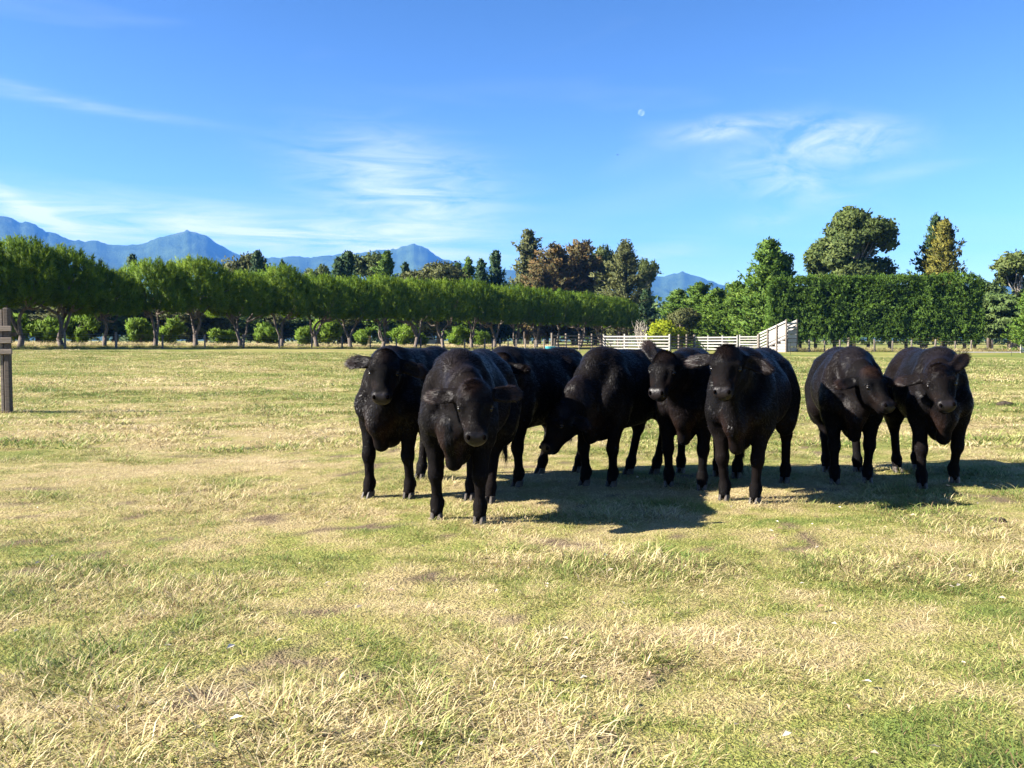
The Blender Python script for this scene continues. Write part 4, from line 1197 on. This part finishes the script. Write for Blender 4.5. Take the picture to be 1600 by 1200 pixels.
put('cedar', lobe_tree(98, [(math.cos(a) * r, math.sin(a) * r, z, 1.5, 1.5, 0.28) for a, r, z in [(k * 2.4, 0.8 + 1.7 * ((k * 0.37) % 1), 1.7 + k * 0.27) for k in range(18)]], 'broad', 0.22, 110, 0.25, 0.3, None, 2.0), 6.6, 1578, 462, 112, 'layered cedar with flat spreading branches beside the driveway', None, 1.0)
put('cypress', CY[1], 12.0, 1612, 438, 92, 'bright green cypress beside the driveway and the grey panel', None, 1.3)
for i, px in enumerate([1660, 1740, 1830]):
    put('cypress', CY[i % 2], 12.0, px, 430, 110, ORD[i] + ' green cypress along the driveway beyond the grey panel', 'cypresses along the driveway', 1.6, i)

# far belt of trees round the flat land, one mass
def woods():
    r = np.random.default_rng(41); N = 9000
    px = r.uniform(-500, 2500, N); Y = r.uniform(255, 330, N)
    X = (px - 800) / FPX * Y
    top = 9 + 6 * fbm(X * 0.06, Y * 0.03, 3, 3) + 2.5 * vnoise(X * 0.3, Y * 0.2, 4)
    Z = ground_z(X, Y) + top * r.random(N) ** 0.7
    K = 4
    C = np.repeat(np.c_[X, Y, Z], K, 0) + r.normal(0, 0.8, (N * K, 3))
    L = r.uniform(0.8, 1.7, N * K)
    V, F = leaves(C, L * 1.4, L, r)
    Nn = np.repeat(np.c_[r.normal(0, .6, N), r.normal(-.3, .5, N), np.full(N, .6)], K, 0); Nn /= np.linalg.norm(Nn, axis=1, keepdims=True)
    m = finish('distant_woods', V, F, np.repeat(r.random(N * K), 4), LM['broad'], Nn)
    tag(obj('distant_woods', m), 'dark line of distant woods across the flat land', 'woods', None, 'stuff')
woods()
# ------------------------------------------------------------------ fences, yards, driveway, small things
def wood(name, a, b):
    n = NT(name)
    st = n.node('ShaderNodeMapping', {'Vector': n.objc(), 'Scale': (1.5, 14, 14)}).outputs[0]
    z = n.noise(st, 2.5, 5, 0.65)
    ob = n.node('ShaderNodeObjectInfo').outputs['Random']
    v = n.math('ADD', n.math('MULTIPLY', z, 0.8), n.math('MULTIPLY', ob, 0.25))
    return n.principled(n.ramp(v, [(0.3, a), (0.75, b)]), 0.9, 0.12, n.bump(z, 0.5, 0.01))
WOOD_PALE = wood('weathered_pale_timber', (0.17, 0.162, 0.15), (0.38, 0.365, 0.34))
WOOD_GREY_SHADED = wood('weathered_shaded_timber', (0.045, 0.037, 0.03), (0.14, 0.118, 0.10))  # darker copy of the yard timber: shade of the unlit runs is in its colour
WOOD_POST = wood('round_post_timber', (0.09, 0.075, 0.06), (0.24, 0.20, 0.165))
n = NT('galvanised_wire'); WIRE = n.principled((0.35, 0.35, 0.36), 0.45, 0.5, None, Metallic=0.7)
BLACK = NT('black_plastic').principled((0.012, 0.012, 0.013), 0.5, 0.4)

def gp(px, Y):
    X = xat(px, Y); return np.array([X, Y, gz(X, Y)])
def share_bar(parent, name, a, b, w, h, mat):
    """a straight board between two points of the parent's own space"""
    m = MB(); m.bar(a, b, w, h, 0.008); return m.build(name, mat, parent)
def rail_fence(name, label, A, B, nbays, rails, H, mat, post_h=None, slope=None, group=None, cat='fence', rail_h=0.15):
    root = empty(name, tuple(A))
    D = B - A; nrm = np.array([D[1], -D[0], 0]); nrm /= np.linalg.norm(nrm)
    if nrm[1] > 0: nrm = -nrm
    r = random.Random(int(A[0] * 10))
    for i in range(nbays + 1):
        p = D * i / nbays
        m = MB(); ph = (post_h or H + 0.12) + r.uniform(-.05, .05)
        m.box((p[0], p[1], p[2] + ph / 2 - 0.1), (0.17, 0.17, ph + 0.2), Matrix.Rotation(math.atan2(D[1], D[0]), 3, 'Z'), 0.015)
        m.build('post', WOOD_POST if mat is not WOOD_PALE else WOOD_PALE, root)
    for i in range(nbays):
        a, b = D * i / nbays, D * (i + 1) / nbays
        for k in range(rails):
            z = H * (k + 0.72) / (rails + 0.2) + r.uniform(-.015, .015)
            off = nrm * 0.105
            share_bar(root, 'rail', a + off + (0, 0, z), b + off + (0, 0, z + r.uniform(-.02, .02)), 0.035, rail_h * r.uniform(.9, 1.1), mat)
    return tag(root, label, cat, group)
rail_fence('timber_yard_fence', 'shaded grey timber rails of the stock yards nearest the pine row', gp(862, 99), gp(943, 111), 4, 5, 1.75, WOOD_GREY_SHADED)
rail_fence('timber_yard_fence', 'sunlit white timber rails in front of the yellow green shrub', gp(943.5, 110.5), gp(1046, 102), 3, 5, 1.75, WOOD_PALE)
rail_fence('timber_yard_fence', 'shaded dark timber rails between the two sunlit runs of the yards', gp(1047, 102.6), gp(1084, 112), 3, 5, 1.75, WOOD_GREY_SHADED)
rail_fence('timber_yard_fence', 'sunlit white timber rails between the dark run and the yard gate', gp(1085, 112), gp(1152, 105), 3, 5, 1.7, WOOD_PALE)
rail_fence('yard_gate', 'white timber gate beside the loading ramp', gp(1156, 104.8), gp(1184, 102.6), 1, 6, 1.75, WOOD_PALE, None, None, None, 'gate', 0.14)
def loading_ramp():
    A, B = gp(1186, 102.4), gp(1229, 98.5)
    D = B - A; L = np.linalg.norm(D); rise = 1.35
    root = empty('loading_ramp', tuple(A), math.atan2(D[1], D[0]))
    nb = 3
    for side, yo in ((0, 0.0), (1, 1.25)):
        for i in range(nb + 1):
            x = L * i / nb; zt = 1.95 + rise * i / nb
            m = MB(); m.box((x, yo + (0.09 if side else -0.09), zt / 2 - 0.05), (0.16, 0.16, zt + 0.1 + (0.25 if i == nb else 0)), None, 0.015); m.build('post', WOOD_POST, root)
        for k in range(6):
            z0 = 0.28 + k * 0.33
            m = MB(); m.bar((0, yo, z0), (L, yo, z0 + rise), 0.035, 0.19, 0.008); m.build('rail', WOOD_PALE, root)
    m = MB(); m.bar((0, 0.625, 0.08), (L, 0.625, 0.08 + rise), 1.18, 0.06); m.build('ramp_floor', WOOD_GREY_SHADED, root)
    for k in range(4):
        x1 = L; x0 = L * (0.2 + 0.2 * k)
        m = MB(); m.bar((x0, -0.045, 0.12 + 0.3 * k), (x1 - 0.02, -0.045, 0.12 + 0.3 * k), 0.03, 0.26, 0.008); m.build('side_board', WOOD_PALE, root)
    for k in range(7):
        m = MB(); m.bar((L + 0.10, 0.03, 0.3 + k * 0.45), (L + 0.10, 1.22, 0.3 + k * 0.45), 0.03, 0.40 if k < 5 else 0.2, 0.008); m.build('end_board', WOOD_PALE, root)
    tag(root, 'white timber stock loading ramp sloping up beside the hedge', 'ramp')
loading_ramp()

def post_mesh(r, h, lean=0.0):
    m = MB(); m.tube([(0, 0, -0.2), (0, 0, h * 0.5), (lean, 0, h)], [r, r * 0.97, r * 0.92], 8); return m.mesh('post')
PM = [post_mesh(0.085, 1.2, 0.02), post_mesh(0.10, 1.28, -0.03), post_mesh(0.075, 1.12, 0.0)]
def wire_fence(name, label, pts, heights, mat, sc=1.0):
    root = empty(name, tuple(pts[0]))
    o = np.array(pts[0])
    for m_ in PM:
        if not m_.materials: m_.materials.append(mat)
    for i, p in enumerate(pts):
        q = obj('post', PM[i % 3], None, root, tuple(np.array(p) - o)); q.scale = (sc, sc, sc); q.rotation_euler = (0, 0, i * 1.3)
    for h in heights:
        m = MB(); m.tube([np.array(p) - o + np.array([0, -0.09, h]) for p in pts], [0.006] * len(pts), 4, False); m.build('wire', WIRE, root)
    return tag(root, label, 'fence')
a0, a1 = np.array([-39, 66.]), np.array([17, 153.])
dr = (a1 - a0) / np.linalg.norm(a1 - a0); side = np.array([dr[1], -dr[0]])
pts = []
for i in range(17):
    q = a0 - dr * 6 + dr * 4.3 * i + side * 1.9
    pts.append((q[0], q[1], gz(q[0], q[1])))
wire_fence('post_and_wire_fence', 'post and wire fence running along the foot of the stone pine row', pts, (0.3, 0.6, 0.9, 1.08), WOOD_POST)
q0 = np.array(pts[-1]); q1 = gp(866, 99)
pts2 = [q0 + (q1 - q0) * t for t in np.linspace(0, 1, 9)]
pts2 = [(p[0], p[1], gz(p[0], p[1])) for p in pts2]
wire_fence('post_and_wire_fence', 'post and wire fence joining the pine row to the stock yards', pts2[1:], (0.25, 0.5, 0.75, 1.0), WOOD_POST)
pts3 = [gp(px, 100 + 0.01 * (px - 1240)) for px in (1240, 1264, 1288, 1312, 1366, 1394, 1424, 1461, 1492, 1517, 1550, 1580, 1625, 1680)]
wire_fence('post_and_wire_fence', 'post and wire fence along the front of the clipped hedge', pts3, (0.3, 0.6, 0.9, 1.15), WOOD_PALE, 1.08)
for i, px in enumerate((1235, 1362, 1580, 1700)):
    p = gp(px, 73); rt = empty('electric_fence_standard', tuple(p))
    m = MB(); m.tube([(0, 0, -0.1), (0, 0, 1.05)], [0.014, 0.012], 6); m.build('rod', BLACK, rt)
    for h in (0.45, 0.98):
        m = MB(); m.tube([(0, -0.03, h - 0.03), (0.03, -0.03, h), (0, -0.03, h + 0.03)], [0.01] * 3, 5); m.build('clip', BLACK, rt)
    tag(rt, ['thin black fence standard in the grass before the loading ramp', 'thin black fence standard in the grass before the middle of the hedge', 'thin black fence standard in the grass before the cedar', 'thin black fence standard in the grass past the cedar'][i], 'fence post', 'electric fence standards')

# rail-and-post tree guard at the edge of the paddock
def left_fence():
    p = on_ground(13, 645); Y = p[1]
    p[2] = gz(p[0], Y)
    root = empty('board_fence', tuple(p))
    pxm = lambda n_: n_ / FPX * Y
    zz = lambda py: at(13, py, Y)[2] - p[2]
    for k, x in enumerate((0.0, -1.9)):
        m = MB(); m.box((x + pxm(1.5), 0, zz(481) / 2 - 0.1), (pxm(8), pxm(10), zz(481) + 0.2), Matrix.Rotation(0.05, 3, 'Y') if k else None, 0.012); m.build('post', WOOD_GREY_SHADED, root)
        m = MB(); m.box((x - pxm(7), 0.01, zz(484) / 2 - 0.1), (pxm(5), pxm(8), zz(484) + 0.2), None, 0.008); m.build('batten', WOOD_POST, root)
    for a, b in ((509, 517), (527, 536), (545, 553)):
        m = MB(); m.bar((-2.6, -pxm(5) - 0.022, (zz(a) + zz(b)) / 2), (pxm(12), -pxm(5) - 0.022, (zz(a) + zz(b)) / 2 - 0.005), 0.035, zz(a) - zz(b), 0.006); m.build('board', WOOD_POST, root)
    for a, b in ((519, 526),):
        m = MB(); m.bar((-2.6, pxm(6) + 0.02, (zz(a) + zz(b)) / 2), (pxm(11), pxm(6) + 0.02, (zz(a) + zz(b)) / 2), 0.035, zz(a) - zz(b), 0.006); m.build('board', WOOD_GREY_SHADED, root)
    tag(root, 'end of a grey board fence, post and three boards, standing alone in the paddock', 'fence')
left_fence()

# driveway and grey panel on the right
def strip(name, pts, half, mat, lift=0.012):
    V, F = [], []
    for i, p in enumerate(pts):
        d = np.array(pts[min(i + 1, len(pts) - 1)]) - np.array(pts[max(i - 1, 0)]); d = d / np.linalg.norm(d); nn = np.array([-d[1], d[0]])
        for s_ in (-1, 1):
            x, y = np.array(p) + nn * half * s_; V.append((x, y, gz(x, y) + lift))
    for i in range(len(pts) - 1): F.append((2 * i, 2 * i + 1, 2 * i + 3, 2 * i + 2))
    m = bpy.data.meshes.new(name); m.from_pydata(V, [], F); m.update()
    return tag(obj(name, m, mat), kind='structure')
n = NT('pale_gravel'); z = n.noise(n.pos(), 30, 3)
strip('driveway', [gp(px, 96 + 0.0 * px)[:2] for px in range(1505, 2300, 40)], 2.0, n.principled(n.ramp(z, [(0.3, (0.34, 0.33, 0.32)), (0.7, (0.52, 0.51, 0.5))]), 0.95, 0.1), 0.05)
p = gp(1600, 93); rt = empty('notice_board', tuple(p))
m = MB(); m.box((0, 0, 0.62), (0.66, 0.12, 1.1), None, 0.02); m.build('panel', NT('grey_blue_sheet').principled((0.20, 0.25, 0.31), 0.5, 0.4), rt)
for x in (-0.36, 0.36):
    m = MB(); m.box((x, 0, 0.6), (0.06, 0.14, 1.3), None, 0.008); m.build('post', WOOD_PALE, rt)
tag(rt, 'small blue grey panel between two pale posts beside the driveway', 'board')

# trough
p = gp(861, 97); rt = empty('water_trough', tuple(p), 0.2)
TEAL = NT('teal_plastic').principled((0.04, 0.28, 0.33), 0.5, 0.4)
m = MB()
prof = [(0.0, .55, .30), (0.42, .62, .36), (0.45, .62, .36), (0.45, .56, .30), (0.12, .50, .25)]
N_ = 20; vs = []; fs = []
for z, rx, ry in prof:
    for i in range(N_):
        a = 2 * math.pi * i / N_; vs.append((rx * math.cos(a), ry * math.sin(a), z))
for k in range(len(prof) - 1):
    for i in range(N_):
        j = (i + 1) % N_; fs.append((k * N_ + i, k * N_ + j, (k + 1) * N_ + j, (k + 1) * N_ + i))
fs.append(tuple(range((len(prof) - 1) * N_, len(prof) * N_)))
m.add(vs, fs); m.build('tub', TEAL, rt, True)
m = MB(); m.tube([(0.56 * math.cos(a), 0.30 * math.sin(a), 0.38) for a in np.linspace(0, 6.28, 2)], [0.01, 0.01], 4)
w = MB(); w.add([(0.53 * math.cos(2 * math.pi * i / 16), 0.28 * math.sin(2 * math.pi * i / 16), 0.36) for i in range(16)], [tuple(range(16))])
w.build('water', NT('trough_water').principled((0.03, 0.05, 0.05), 0.05, 0.5), rt)
tag(rt, 'teal plastic water trough in the grass by the shaded yard rails', 'trough')

# white car glimpsed between the pine trunks
def car():
    p = gp(670, 168); rt = empty('parked_car', tuple(p), 0.12)
    WHITE = NT('white_car_paint').principled((0.78, 0.78, 0.78), 0.25, 0.5, None, Coat_Weight=0.4)
    GLASS = NT('car_glass').principled((0.02, 0.025, 0.03), 0.06, 0.6)
    TYRE = NT('tyre_rubber').principled((0.015, 0.015, 0.015), 0.8, 0.2)
    RIM = NT('wheel_rim').principled((0.45, 0.45, 0.46), 0.35, 0.5, None, Metallic=0.8)
    side_ = [(-2.2, .35), (-2.25, .75), (-2.1, 1.0), (-1.75, 1.08), (-1.45, 1.62), (0.5, 1.68), (1.15, 1.08), (2.05, .95), (2.25, .7), (2.2, .35)]
    b = MB(); k = len(side_); vs = []
    for y, sc in ((-.88, .97), (-.80, 1.0), (.80, 1.0), (.88, .97)):
        for x, z in side_:
            vs.append((x * (sc if abs(y) > .85 else 1), y if z < 1.1 else y * 0.86, z))
    fs = [tuple(range(k - 1, -1, -1)), tuple(range(3 * k, 4 * k))]
    for q in range(3):
        for i in range(k):
            j = (i + 1) % k; fs.append((q * k + i, q * k + j, (q + 1) * k + j, (q + 1) * k + i))
    b.add(vs, fs); b.build('body', WHITE, rt)
    for s_ in (-1, 1):
        for x0, x1, xt0, xt1 in ((-1.5, -0.55, -1.32, -0.55), (-0.45, 0.85, -0.45, 0.42)):
            g = MB(); y0, y1 = s_ * 0.89, s_ * 0.775
            vsg = [(x0, y0 * .985, 1.12), (x1, y0 * .985, 1.12), (xt1, y1, 1.56), (xt0, y1, 1.56)]
            vsg += [(x, y * 0.96, z) for x, y, z in vsg]
            g.add(vsg, [(0, 1, 2, 3), (7, 6, 5, 4), (0, 4, 5, 1), (1, 5, 6, 2), (2, 6, 7, 3), (3, 7, 4, 0)]); g.build('window', GLASS, rt)
        for x in (-1.4, 1.4):
            t = MB(); t.tube([(x, s_ * .70, .33), (x, s_ * .91, .33)], [.33, .33], 18); w_ = t.build('wheel', TYRE, rt)
            t = MB(); t.tube([(x, s_ * .905, .33), (x, s_ * .925, .33)], [.2, .19], 14); t.build('rim', RIM, w_)
        t = MB(); t.box((2.2, s_ * .62, .78), (.1, .32, .14), None, .03); t.build('headlight', GLASS, rt)
    tag(rt, 'white parked car glimpsed between the stone pine trunks', 'car')
car()

# moon and bird
def moon():
    d = ray(1002, 176); d = d / np.linalg.norm(d); c = np.array([0, 0, CAM_Z]) + d * 20000
    v, f_ = uv_ball((0, 0, 0), (5.0 / FPX * 20000,) * 3, None, 32, 20)
    n = NT('moon_surface')
    df = n.node('ShaderNodeBsdfDiffuse', {'Color': n.ramp(n.noise(n.objc(), 0.012, 3), [(0.35, (0.04, 0.04, 0.04)), (0.65, (0.075, 0.075, 0.075))])})
    tr = n.node('ShaderNodeBsdfTransparent')
    ad = n.node('ShaderNodeAddShader', {0: df.outputs[0], 1: tr.outputs[0]}); n.l.new(ad.outputs[0], n.out.inputs['Surface'])
    o = obj('moon', mesh_np('moon', v, f_, True), n.m, None, tuple(c)); tag(o, 'pale daytime half moon in the blue sky', 'moon')
moon()
def bird():
    p = at(965, 242, 150); rt = empty('bird', tuple(p), 0.5)
    DK = NT('bird_feathers').principled((0.015, 0.014, 0.015), 0.7, 0.2)
    b = MB(); b.tube([(0, -.17, 0), (0, -.11, .01), (0, 0, 0), (0, .12, 0), (0, .2, 0)], [.008, .03, .04, .025, .012], 8); b.build('body', DK, rt, True)
    for s_ in (-1, 1):
        w_ = MB(); vs = [(s_ * .02, -.07, .02), (s_ * .17, -.06, .05), (s_ * .30, .02, .02), (s_ * .17, .04, .05), (s_ * .02, .07, .02)]
        vs += [(x, y, z - .008) for x, y, z in vs]
        w_.add(vs, [(0, 1, 2, 3, 4), (9, 8, 7, 6, 5)] + [(i, i + 5, (i + 1) % 5 + 5, (i + 1) % 5) for i in range(5)]); w_.build('wing', DK, rt)
    tag(rt, 'tiny dark bird flying in the open sky below the moon', 'bird')
bird()
# ------------------------------------------------------------------ grass
def tuft_mesh(name, seed, n_, Lr, Wr, rad, elev, droop):
    rng = np.random.default_rng(seed)
    a = rng.uniform(0, 2 * np.pi, n_); r = rad * np.sqrt(rng.random(n_))
    B = np.c_[np.cos(a) * r, np.sin(a) * r, np.full(n_, -0.008)]
    az = a + rng.normal(0, 0.9, n_)
    e = rng.uniform(*elev, n_)
    L = rng.uniform(*Lr, n_); W = rng.uniform(*Wr, n_)
    H = np.c_[np.cos(az), np.sin(az), np.zeros(n_)]
    S = np.c_[-np.sin(az), np.cos(az), np.zeros(n_)]
    def P(t):
        el = e - droop * t
        return B + H * (L * t * np.cos(el))[:, None] + np.c_[np.zeros(n_), np.zeros(n_), np.maximum(L * t * np.sin(e) - 0.5 * droop * L * t * t, -0.004)]
    p0, p1, p2 = P(0.0), P(0.55), P(1.0)
    V = np.stack([p0 - S * W[:, None] / 2, p0 + S * W[:, None] / 2, p1 - S * W[:, None] * 0.4, p1 + S * W[:, None] * 0.4, p2], 1)
    base = np.arange(n_)[:, None] * 5
    F = np.concatenate([base + [0, 1, 3], base + [0, 3, 2], base + [2, 3, 4]])
    m = mesh_np(name, V.reshape(-1, 3), F, False)
    m.materials.append(MAT_BLADE)
    return m
def scatter(name, verts, patch, scl, rot, idx, tufts, label=None):
    """one object: a tuft of blades at every point, by geometry nodes"""
    m = bpy.data.meshes.new(name)
    m.vertices.add(len(verts)); m.vertices.foreach_set('co', np.asarray(verts, np.float32).ravel())
    m.attributes.new('patch', 'FLOAT', 'POINT').data.foreach_set('value', np.asarray(patch, np.float32))
    m.attributes.new('scl', 'FLOAT_VECTOR', 'POINT').data.foreach_set('vector', np.asarray(scl, np.float32).ravel())
    m.attributes.new('rot', 'FLOAT_VECTOR', 'POINT').data.foreach_set('vector', np.asarray(rot, np.float32).ravel())
    m.attributes.new('idx', 'INT', 'POINT').data.foreach_set('value', np.asarray(idx, np.int32))
    col = bpy.data.collections.new(name + '_tufts')
    for t in tufts:
        o = bpy.data.objects.new('tuft', t); col.objects.link(o)
    o = bpy.data.objects.new(name, m); COL.objects.link(o)
    g = bpy.data.node_groups.new(name, 'GeometryNodeTree')
    g.interface.new_socket('Geometry', in_out='INPUT', socket_type='NodeSocketGeometry')
    g.interface.new_socket('Geometry', in_out='OUTPUT', socket_type='NodeSocketGeometry')
    gi, go = g.nodes.new('NodeGroupInput'), g.nodes.new('NodeGroupOutput')
    ci = g.nodes.new('GeometryNodeCollectionInfo'); ci.inputs['Collection'].default_value = col
    ci.inputs['Separate Children'].default_value = True; ci.inputs['Reset Children'].default_value = True
    ip = g.nodes.new('GeometryNodeInstanceOnPoints'); ip.inputs['Pick Instance'].default_value = True
    def na(nm, dt):
        a = g.nodes.new('GeometryNodeInputNamedAttribute'); a.data_type = dt; a.inputs['Name'].default_value = nm; return a.outputs['Attribute']
    e2r = g.nodes.new('FunctionNodeEulerToRotation')
    g.links.new(na('rot', 'FLOAT_VECTOR'), e2r.inputs[0])
    g.links.new(gi.outputs[0], ip.inputs['Points']); g.links.new(ci.outputs[0], ip.inputs['Instance'])
    g.links.new(na('idx', 'INT'), ip.inputs['Instance Index']); g.links.new(e2r.outputs[0], ip.inputs['Rotation'])
    g.links.new(na('scl', 'FLOAT_VECTOR'), ip.inputs['Scale'])
    g.links.new(ip.outputs[0], go.inputs[0])
    md = o.modifiers.new('tufts', 'NODES'); md.node_group = g
    return tag(o, label, 'grass', None, 'stuff')

rng = np.random.default_rng(77)
GREEN = [tuft_mesh('tuft', 200 + k, 30, (0.022, 0.062), (0.0024, 0.0044), 0.080, (0.5, 1.5), 0.7) for k in range(4)]
STRAW = [tuft_mesh('tuft', 210 + k, 32, (0.025, 0.075), (0.0016, 0.0032), 0.095, (0.05, 0.80), 0.40) for k in range(4)]
TALL = [tuft_mesh('tuft', 220 + k, 34, (0.04, 0.10), (0.002, 0.0042), 0.075, (0.5, 1.45), 0.8) for k in range(2)]
MIDG = [tuft_mesh('tuft', 230 + k, 30, (0.03, 0.075), (0.006, 0.011), 0.17, (0.6, 1.45), 0.6) for k in range(3)]
MIDS = [tuft_mesh('tuft', 240 + k, 30, (0.04, 0.095), (0.005, 0.010), 0.19, (0.15, 1.0), 0.5) for k in range(3)]
FAR = [tuft_mesh('tuft', 250 + k, 34, (0.04, 0.085), (0.010, 0.018), 0.42, (0.3, 1.4), 0.5) for k in range(3)]
def field_points(y0, y1, dens):
    w1 = 0.60 * y1 + 1.2
    n_ = int(dens * 2 * w1 * (y1 - y0))
    x = rng.uniform(-w1, w1, n_); y = rng.uniform(y0, y1, n_)
    k = np.abs(x) < 0.60 * y + 1.2
    return x[k], y[k]
def sow(name, y0, y1, dens, greens, straws, talls, label, zs=1.0):
    x, y = field_points(y0, y1, dens)
    pf = patch_field(x, y)
    hf = fbm(x * 1.3, y * 1.3, 3, 91)
    bare = bare_field(x, y)
    keep = (bare > 0.25 + 0.10 * rng.random(len(x)))
    x, y, pf, hf = x[keep], y[keep], pf[keep], hf[keep]
    n_ = len(x)
    pg = sstep(0.40, 0.60, pf + rng.normal(0, 0.05, n_))
    isg = rng.random(n_) < 0.15 + 0.75 * pg
    weed = fbm(x * 0.9 + 50, y * 0.9, 3, 44) + 0.08 * (fbm(x * 4, y * 4, 2, 45) - .5)
    lush = sstep(0.62, 0.70, weed)
    isg = isg | (rng.random(n_) < lush); pf = pf + 0.10 * lush
    idx = np.where(isg, rng.integers(0, len(greens), n_), len(greens) + rng.integers(0, len(straws), n_))
    nt = len(greens) + len(straws)
    if talls:
        tall = rng.random(n_) < 0.02 + 0.09 * sstep(0.55, 0.72, hf)
        idx = np.where(tall, nt + rng.integers(0, len(talls), n_), idx)
    s = rng.uniform(0.7, 1.25, n_) * (0.72 + 0.75 * sstep(0.35, 0.75, hf)) * (1 + 0.12 * lush)
    z = ground_z(x, y)
    return scatter(name, np.c_[x, y, z], pf + np.where(isg, 0.025, -0.035), np.c_[s, s, s * zs * rng.uniform(.8, 1.2, n_)], np.c_[rng.normal(0, .08, n_), rng.normal(0, .08, n_), rng.uniform(0, 6.28, n_)], idx, greens + straws + talls, label)
sow('pasture_grass', 1.6, 5.5, 480, GREEN, STRAW, TALL, 'dry straw and green pasture grass in the near foreground', 0.95)
sow('pasture_grass', 5.5, 11, 290, GREEN, STRAW, TALL, 'short pasture grass round the hooves of the herd', 0.75)
sow('pasture_grass', 11, 26, 60, MIDG, MIDS, [], 'cropped pasture grass in the paddock behind the herd', 0.85)
sow('pasture_grass', 26, 62, 17, FAR, FAR, [], 'cropped yellow green pasture in the far half of the paddock', 0.8)

# tall dry grass beyond the row, rank grass at its foot, weeds along the hedge
LONG = [tuft_mesh('tuft', 260 + k, 40, (0.35, 0.80), (0.02, 0.045), 0.45, (0.7, 1.5), 0.5) for k in range(3)]
n_ = 5200
t = rng.uniform(-0.12, 1.0, n_); off = rng.uniform(3.0, 17, n_)
X = -39 + 56 * t - side[0] * off; Y = 66 + 87 * t - side[1] * off
s = rng.uniform(0.6, 1.15, n_)
scatter('dry_grass', np.c_[X, Y, ground_z(X, Y)], rng.normal(0.36, 0.04, n_), np.c_[s, s, s], np.c_[np.zeros(n_), np.zeros(n_), rng.uniform(0, 6.28, n_)], rng.integers(0, 3, n_), LONG, 'tall tan dry grass beyond the stone pine row')
n_ = 1500
t = rng.uniform(-0.12, 1.0, n_); off = rng.normal(0.3, 0.9, n_)
X = -39 + 56 * t + side[0] * off; Y = 66 + 87 * t + side[1] * off
s = rng.uniform(0.3, 0.6, n_)
scatter('rank_grass', np.c_[X, Y, ground_z(X, Y)], rng.normal(0.58, 0.05, n_), np.c_[s * 1.4, s * 1.4, s], np.c_[np.zeros(n_), np.zeros(n_), rng.uniform(0, 6.28, n_)], rng.integers(0, 3, n_), LONG, 'rank green grass under the stone pine row')
n_ = 1500
X = rng.uniform(30, 78, n_); Y = 101.5 + rng.random(n_) ** 1.5 * 10
s = rng.uniform(0.35, 1.1, n_)
scatter('dry_grass', np.c_[X, Y, ground_z(X, Y)], rng.normal(0.44, 0.09, n_), np.c_[s, s, s], np.c_[np.zeros(n_), np.zeros(n_), rng.uniform(0, 6.28, n_)], rng.integers(0, 3, n_), LONG, 'rough pale grass and weeds under the hedge')

# fallen leaves and crumbs of dry dung
def litter():
    r = np.random.default_rng(8); V, F = [], []
    n1 = 150
    y = r.uniform(2.2, 9.0, n1); x = (r.random(n1) ** 0.8 * 2 - 1) * (0.58 * y)
    for i in range(n1):
        L = r.uniform(0.010, 0.026); a = r.uniform(0, 6.28); c = np.array([x[i], y[i], gz(x[i], y[i]) + r.uniform(0.02, 0.04)])
        d = np.array([math.cos(a), math.sin(a), r.uniform(-.3, .3)]); w = np.array([-math.sin(a), math.cos(a), r.uniform(-.6, .6)])
        b = len(V)
        V += [tuple(c - d * L), tuple(c + w * L * .42 + (0, 0, .006)), tuple(c + d * L), tuple(c - w * L * .42 + (0, 0, .006)), tuple(c)]
        F += [(b, b + 1, b + 4), (b + 1, b + 2, b + 4), (b + 2, b + 3, b + 4), (b + 3, b, b + 4)]
    m = bpy.data.meshes.new('fallen_leaves'); m.from_pydata(V, [], F); m.update()
    n = NT('dead_leaf'); mat = n.leaf(n.ramp(n.island(), [(0.1, (0.30, 0.20, 0.12)), (0.5, (0.48, 0.38, 0.28)), (0.9, (0.62, 0.56, 0.48))]), 0.15, 0.6, 0.2)
    tag(obj('fallen_leaves', m, mat), 'pale dead leaves scattered in the foreground grass', 'leaves', None, 'stuff')
litter()
def dung(px, py, r0, seed, label):
    r = np.random.default_rng(seed); p = on_ground(px, py)
    v, f_ = uv_ball((0, 0, 0), (1, 1, 1), None, 18, 9)
    k = 1 + 0.18 * np.sin(v[:, 0] * 5 + seed) * np.cos(v[:, 1] * 6) + 0.1 * np.sin(v[:, 2] * 9 + v[:, 0] * 4)
    v = v * k[:, None] * np.array([r0, r0 * 0.8, r0 * 0.42])
    n = NT('dry_dung'); z = n.noise(n.objc(), 18, 4)
    o = obj('cow_pat', mesh_np('cow_pat', v, f_, True), n.principled(n.ramp(z, [(0.3, (0.02, 0.016, 0.012)), (0.7, (0.07, 0.055, 0.04))]), 0.95, 0.1, n.bump(z, 1.0, 0.03)), None, (p[0], p[1], gz(p[0], p[1]) + 0.01))
    tag(o, label, 'dung')
dung(1570, 633, 0.16, 1, 'dark cow pat in the grass beyond the stepping cow')
dung(1560, 815, 0.05, 2, 'small dark dung lump in the grass before the stepping cow')
dung(1475, 652, 0.12, 3, 'low dark cow pat just behind the stepping cow')
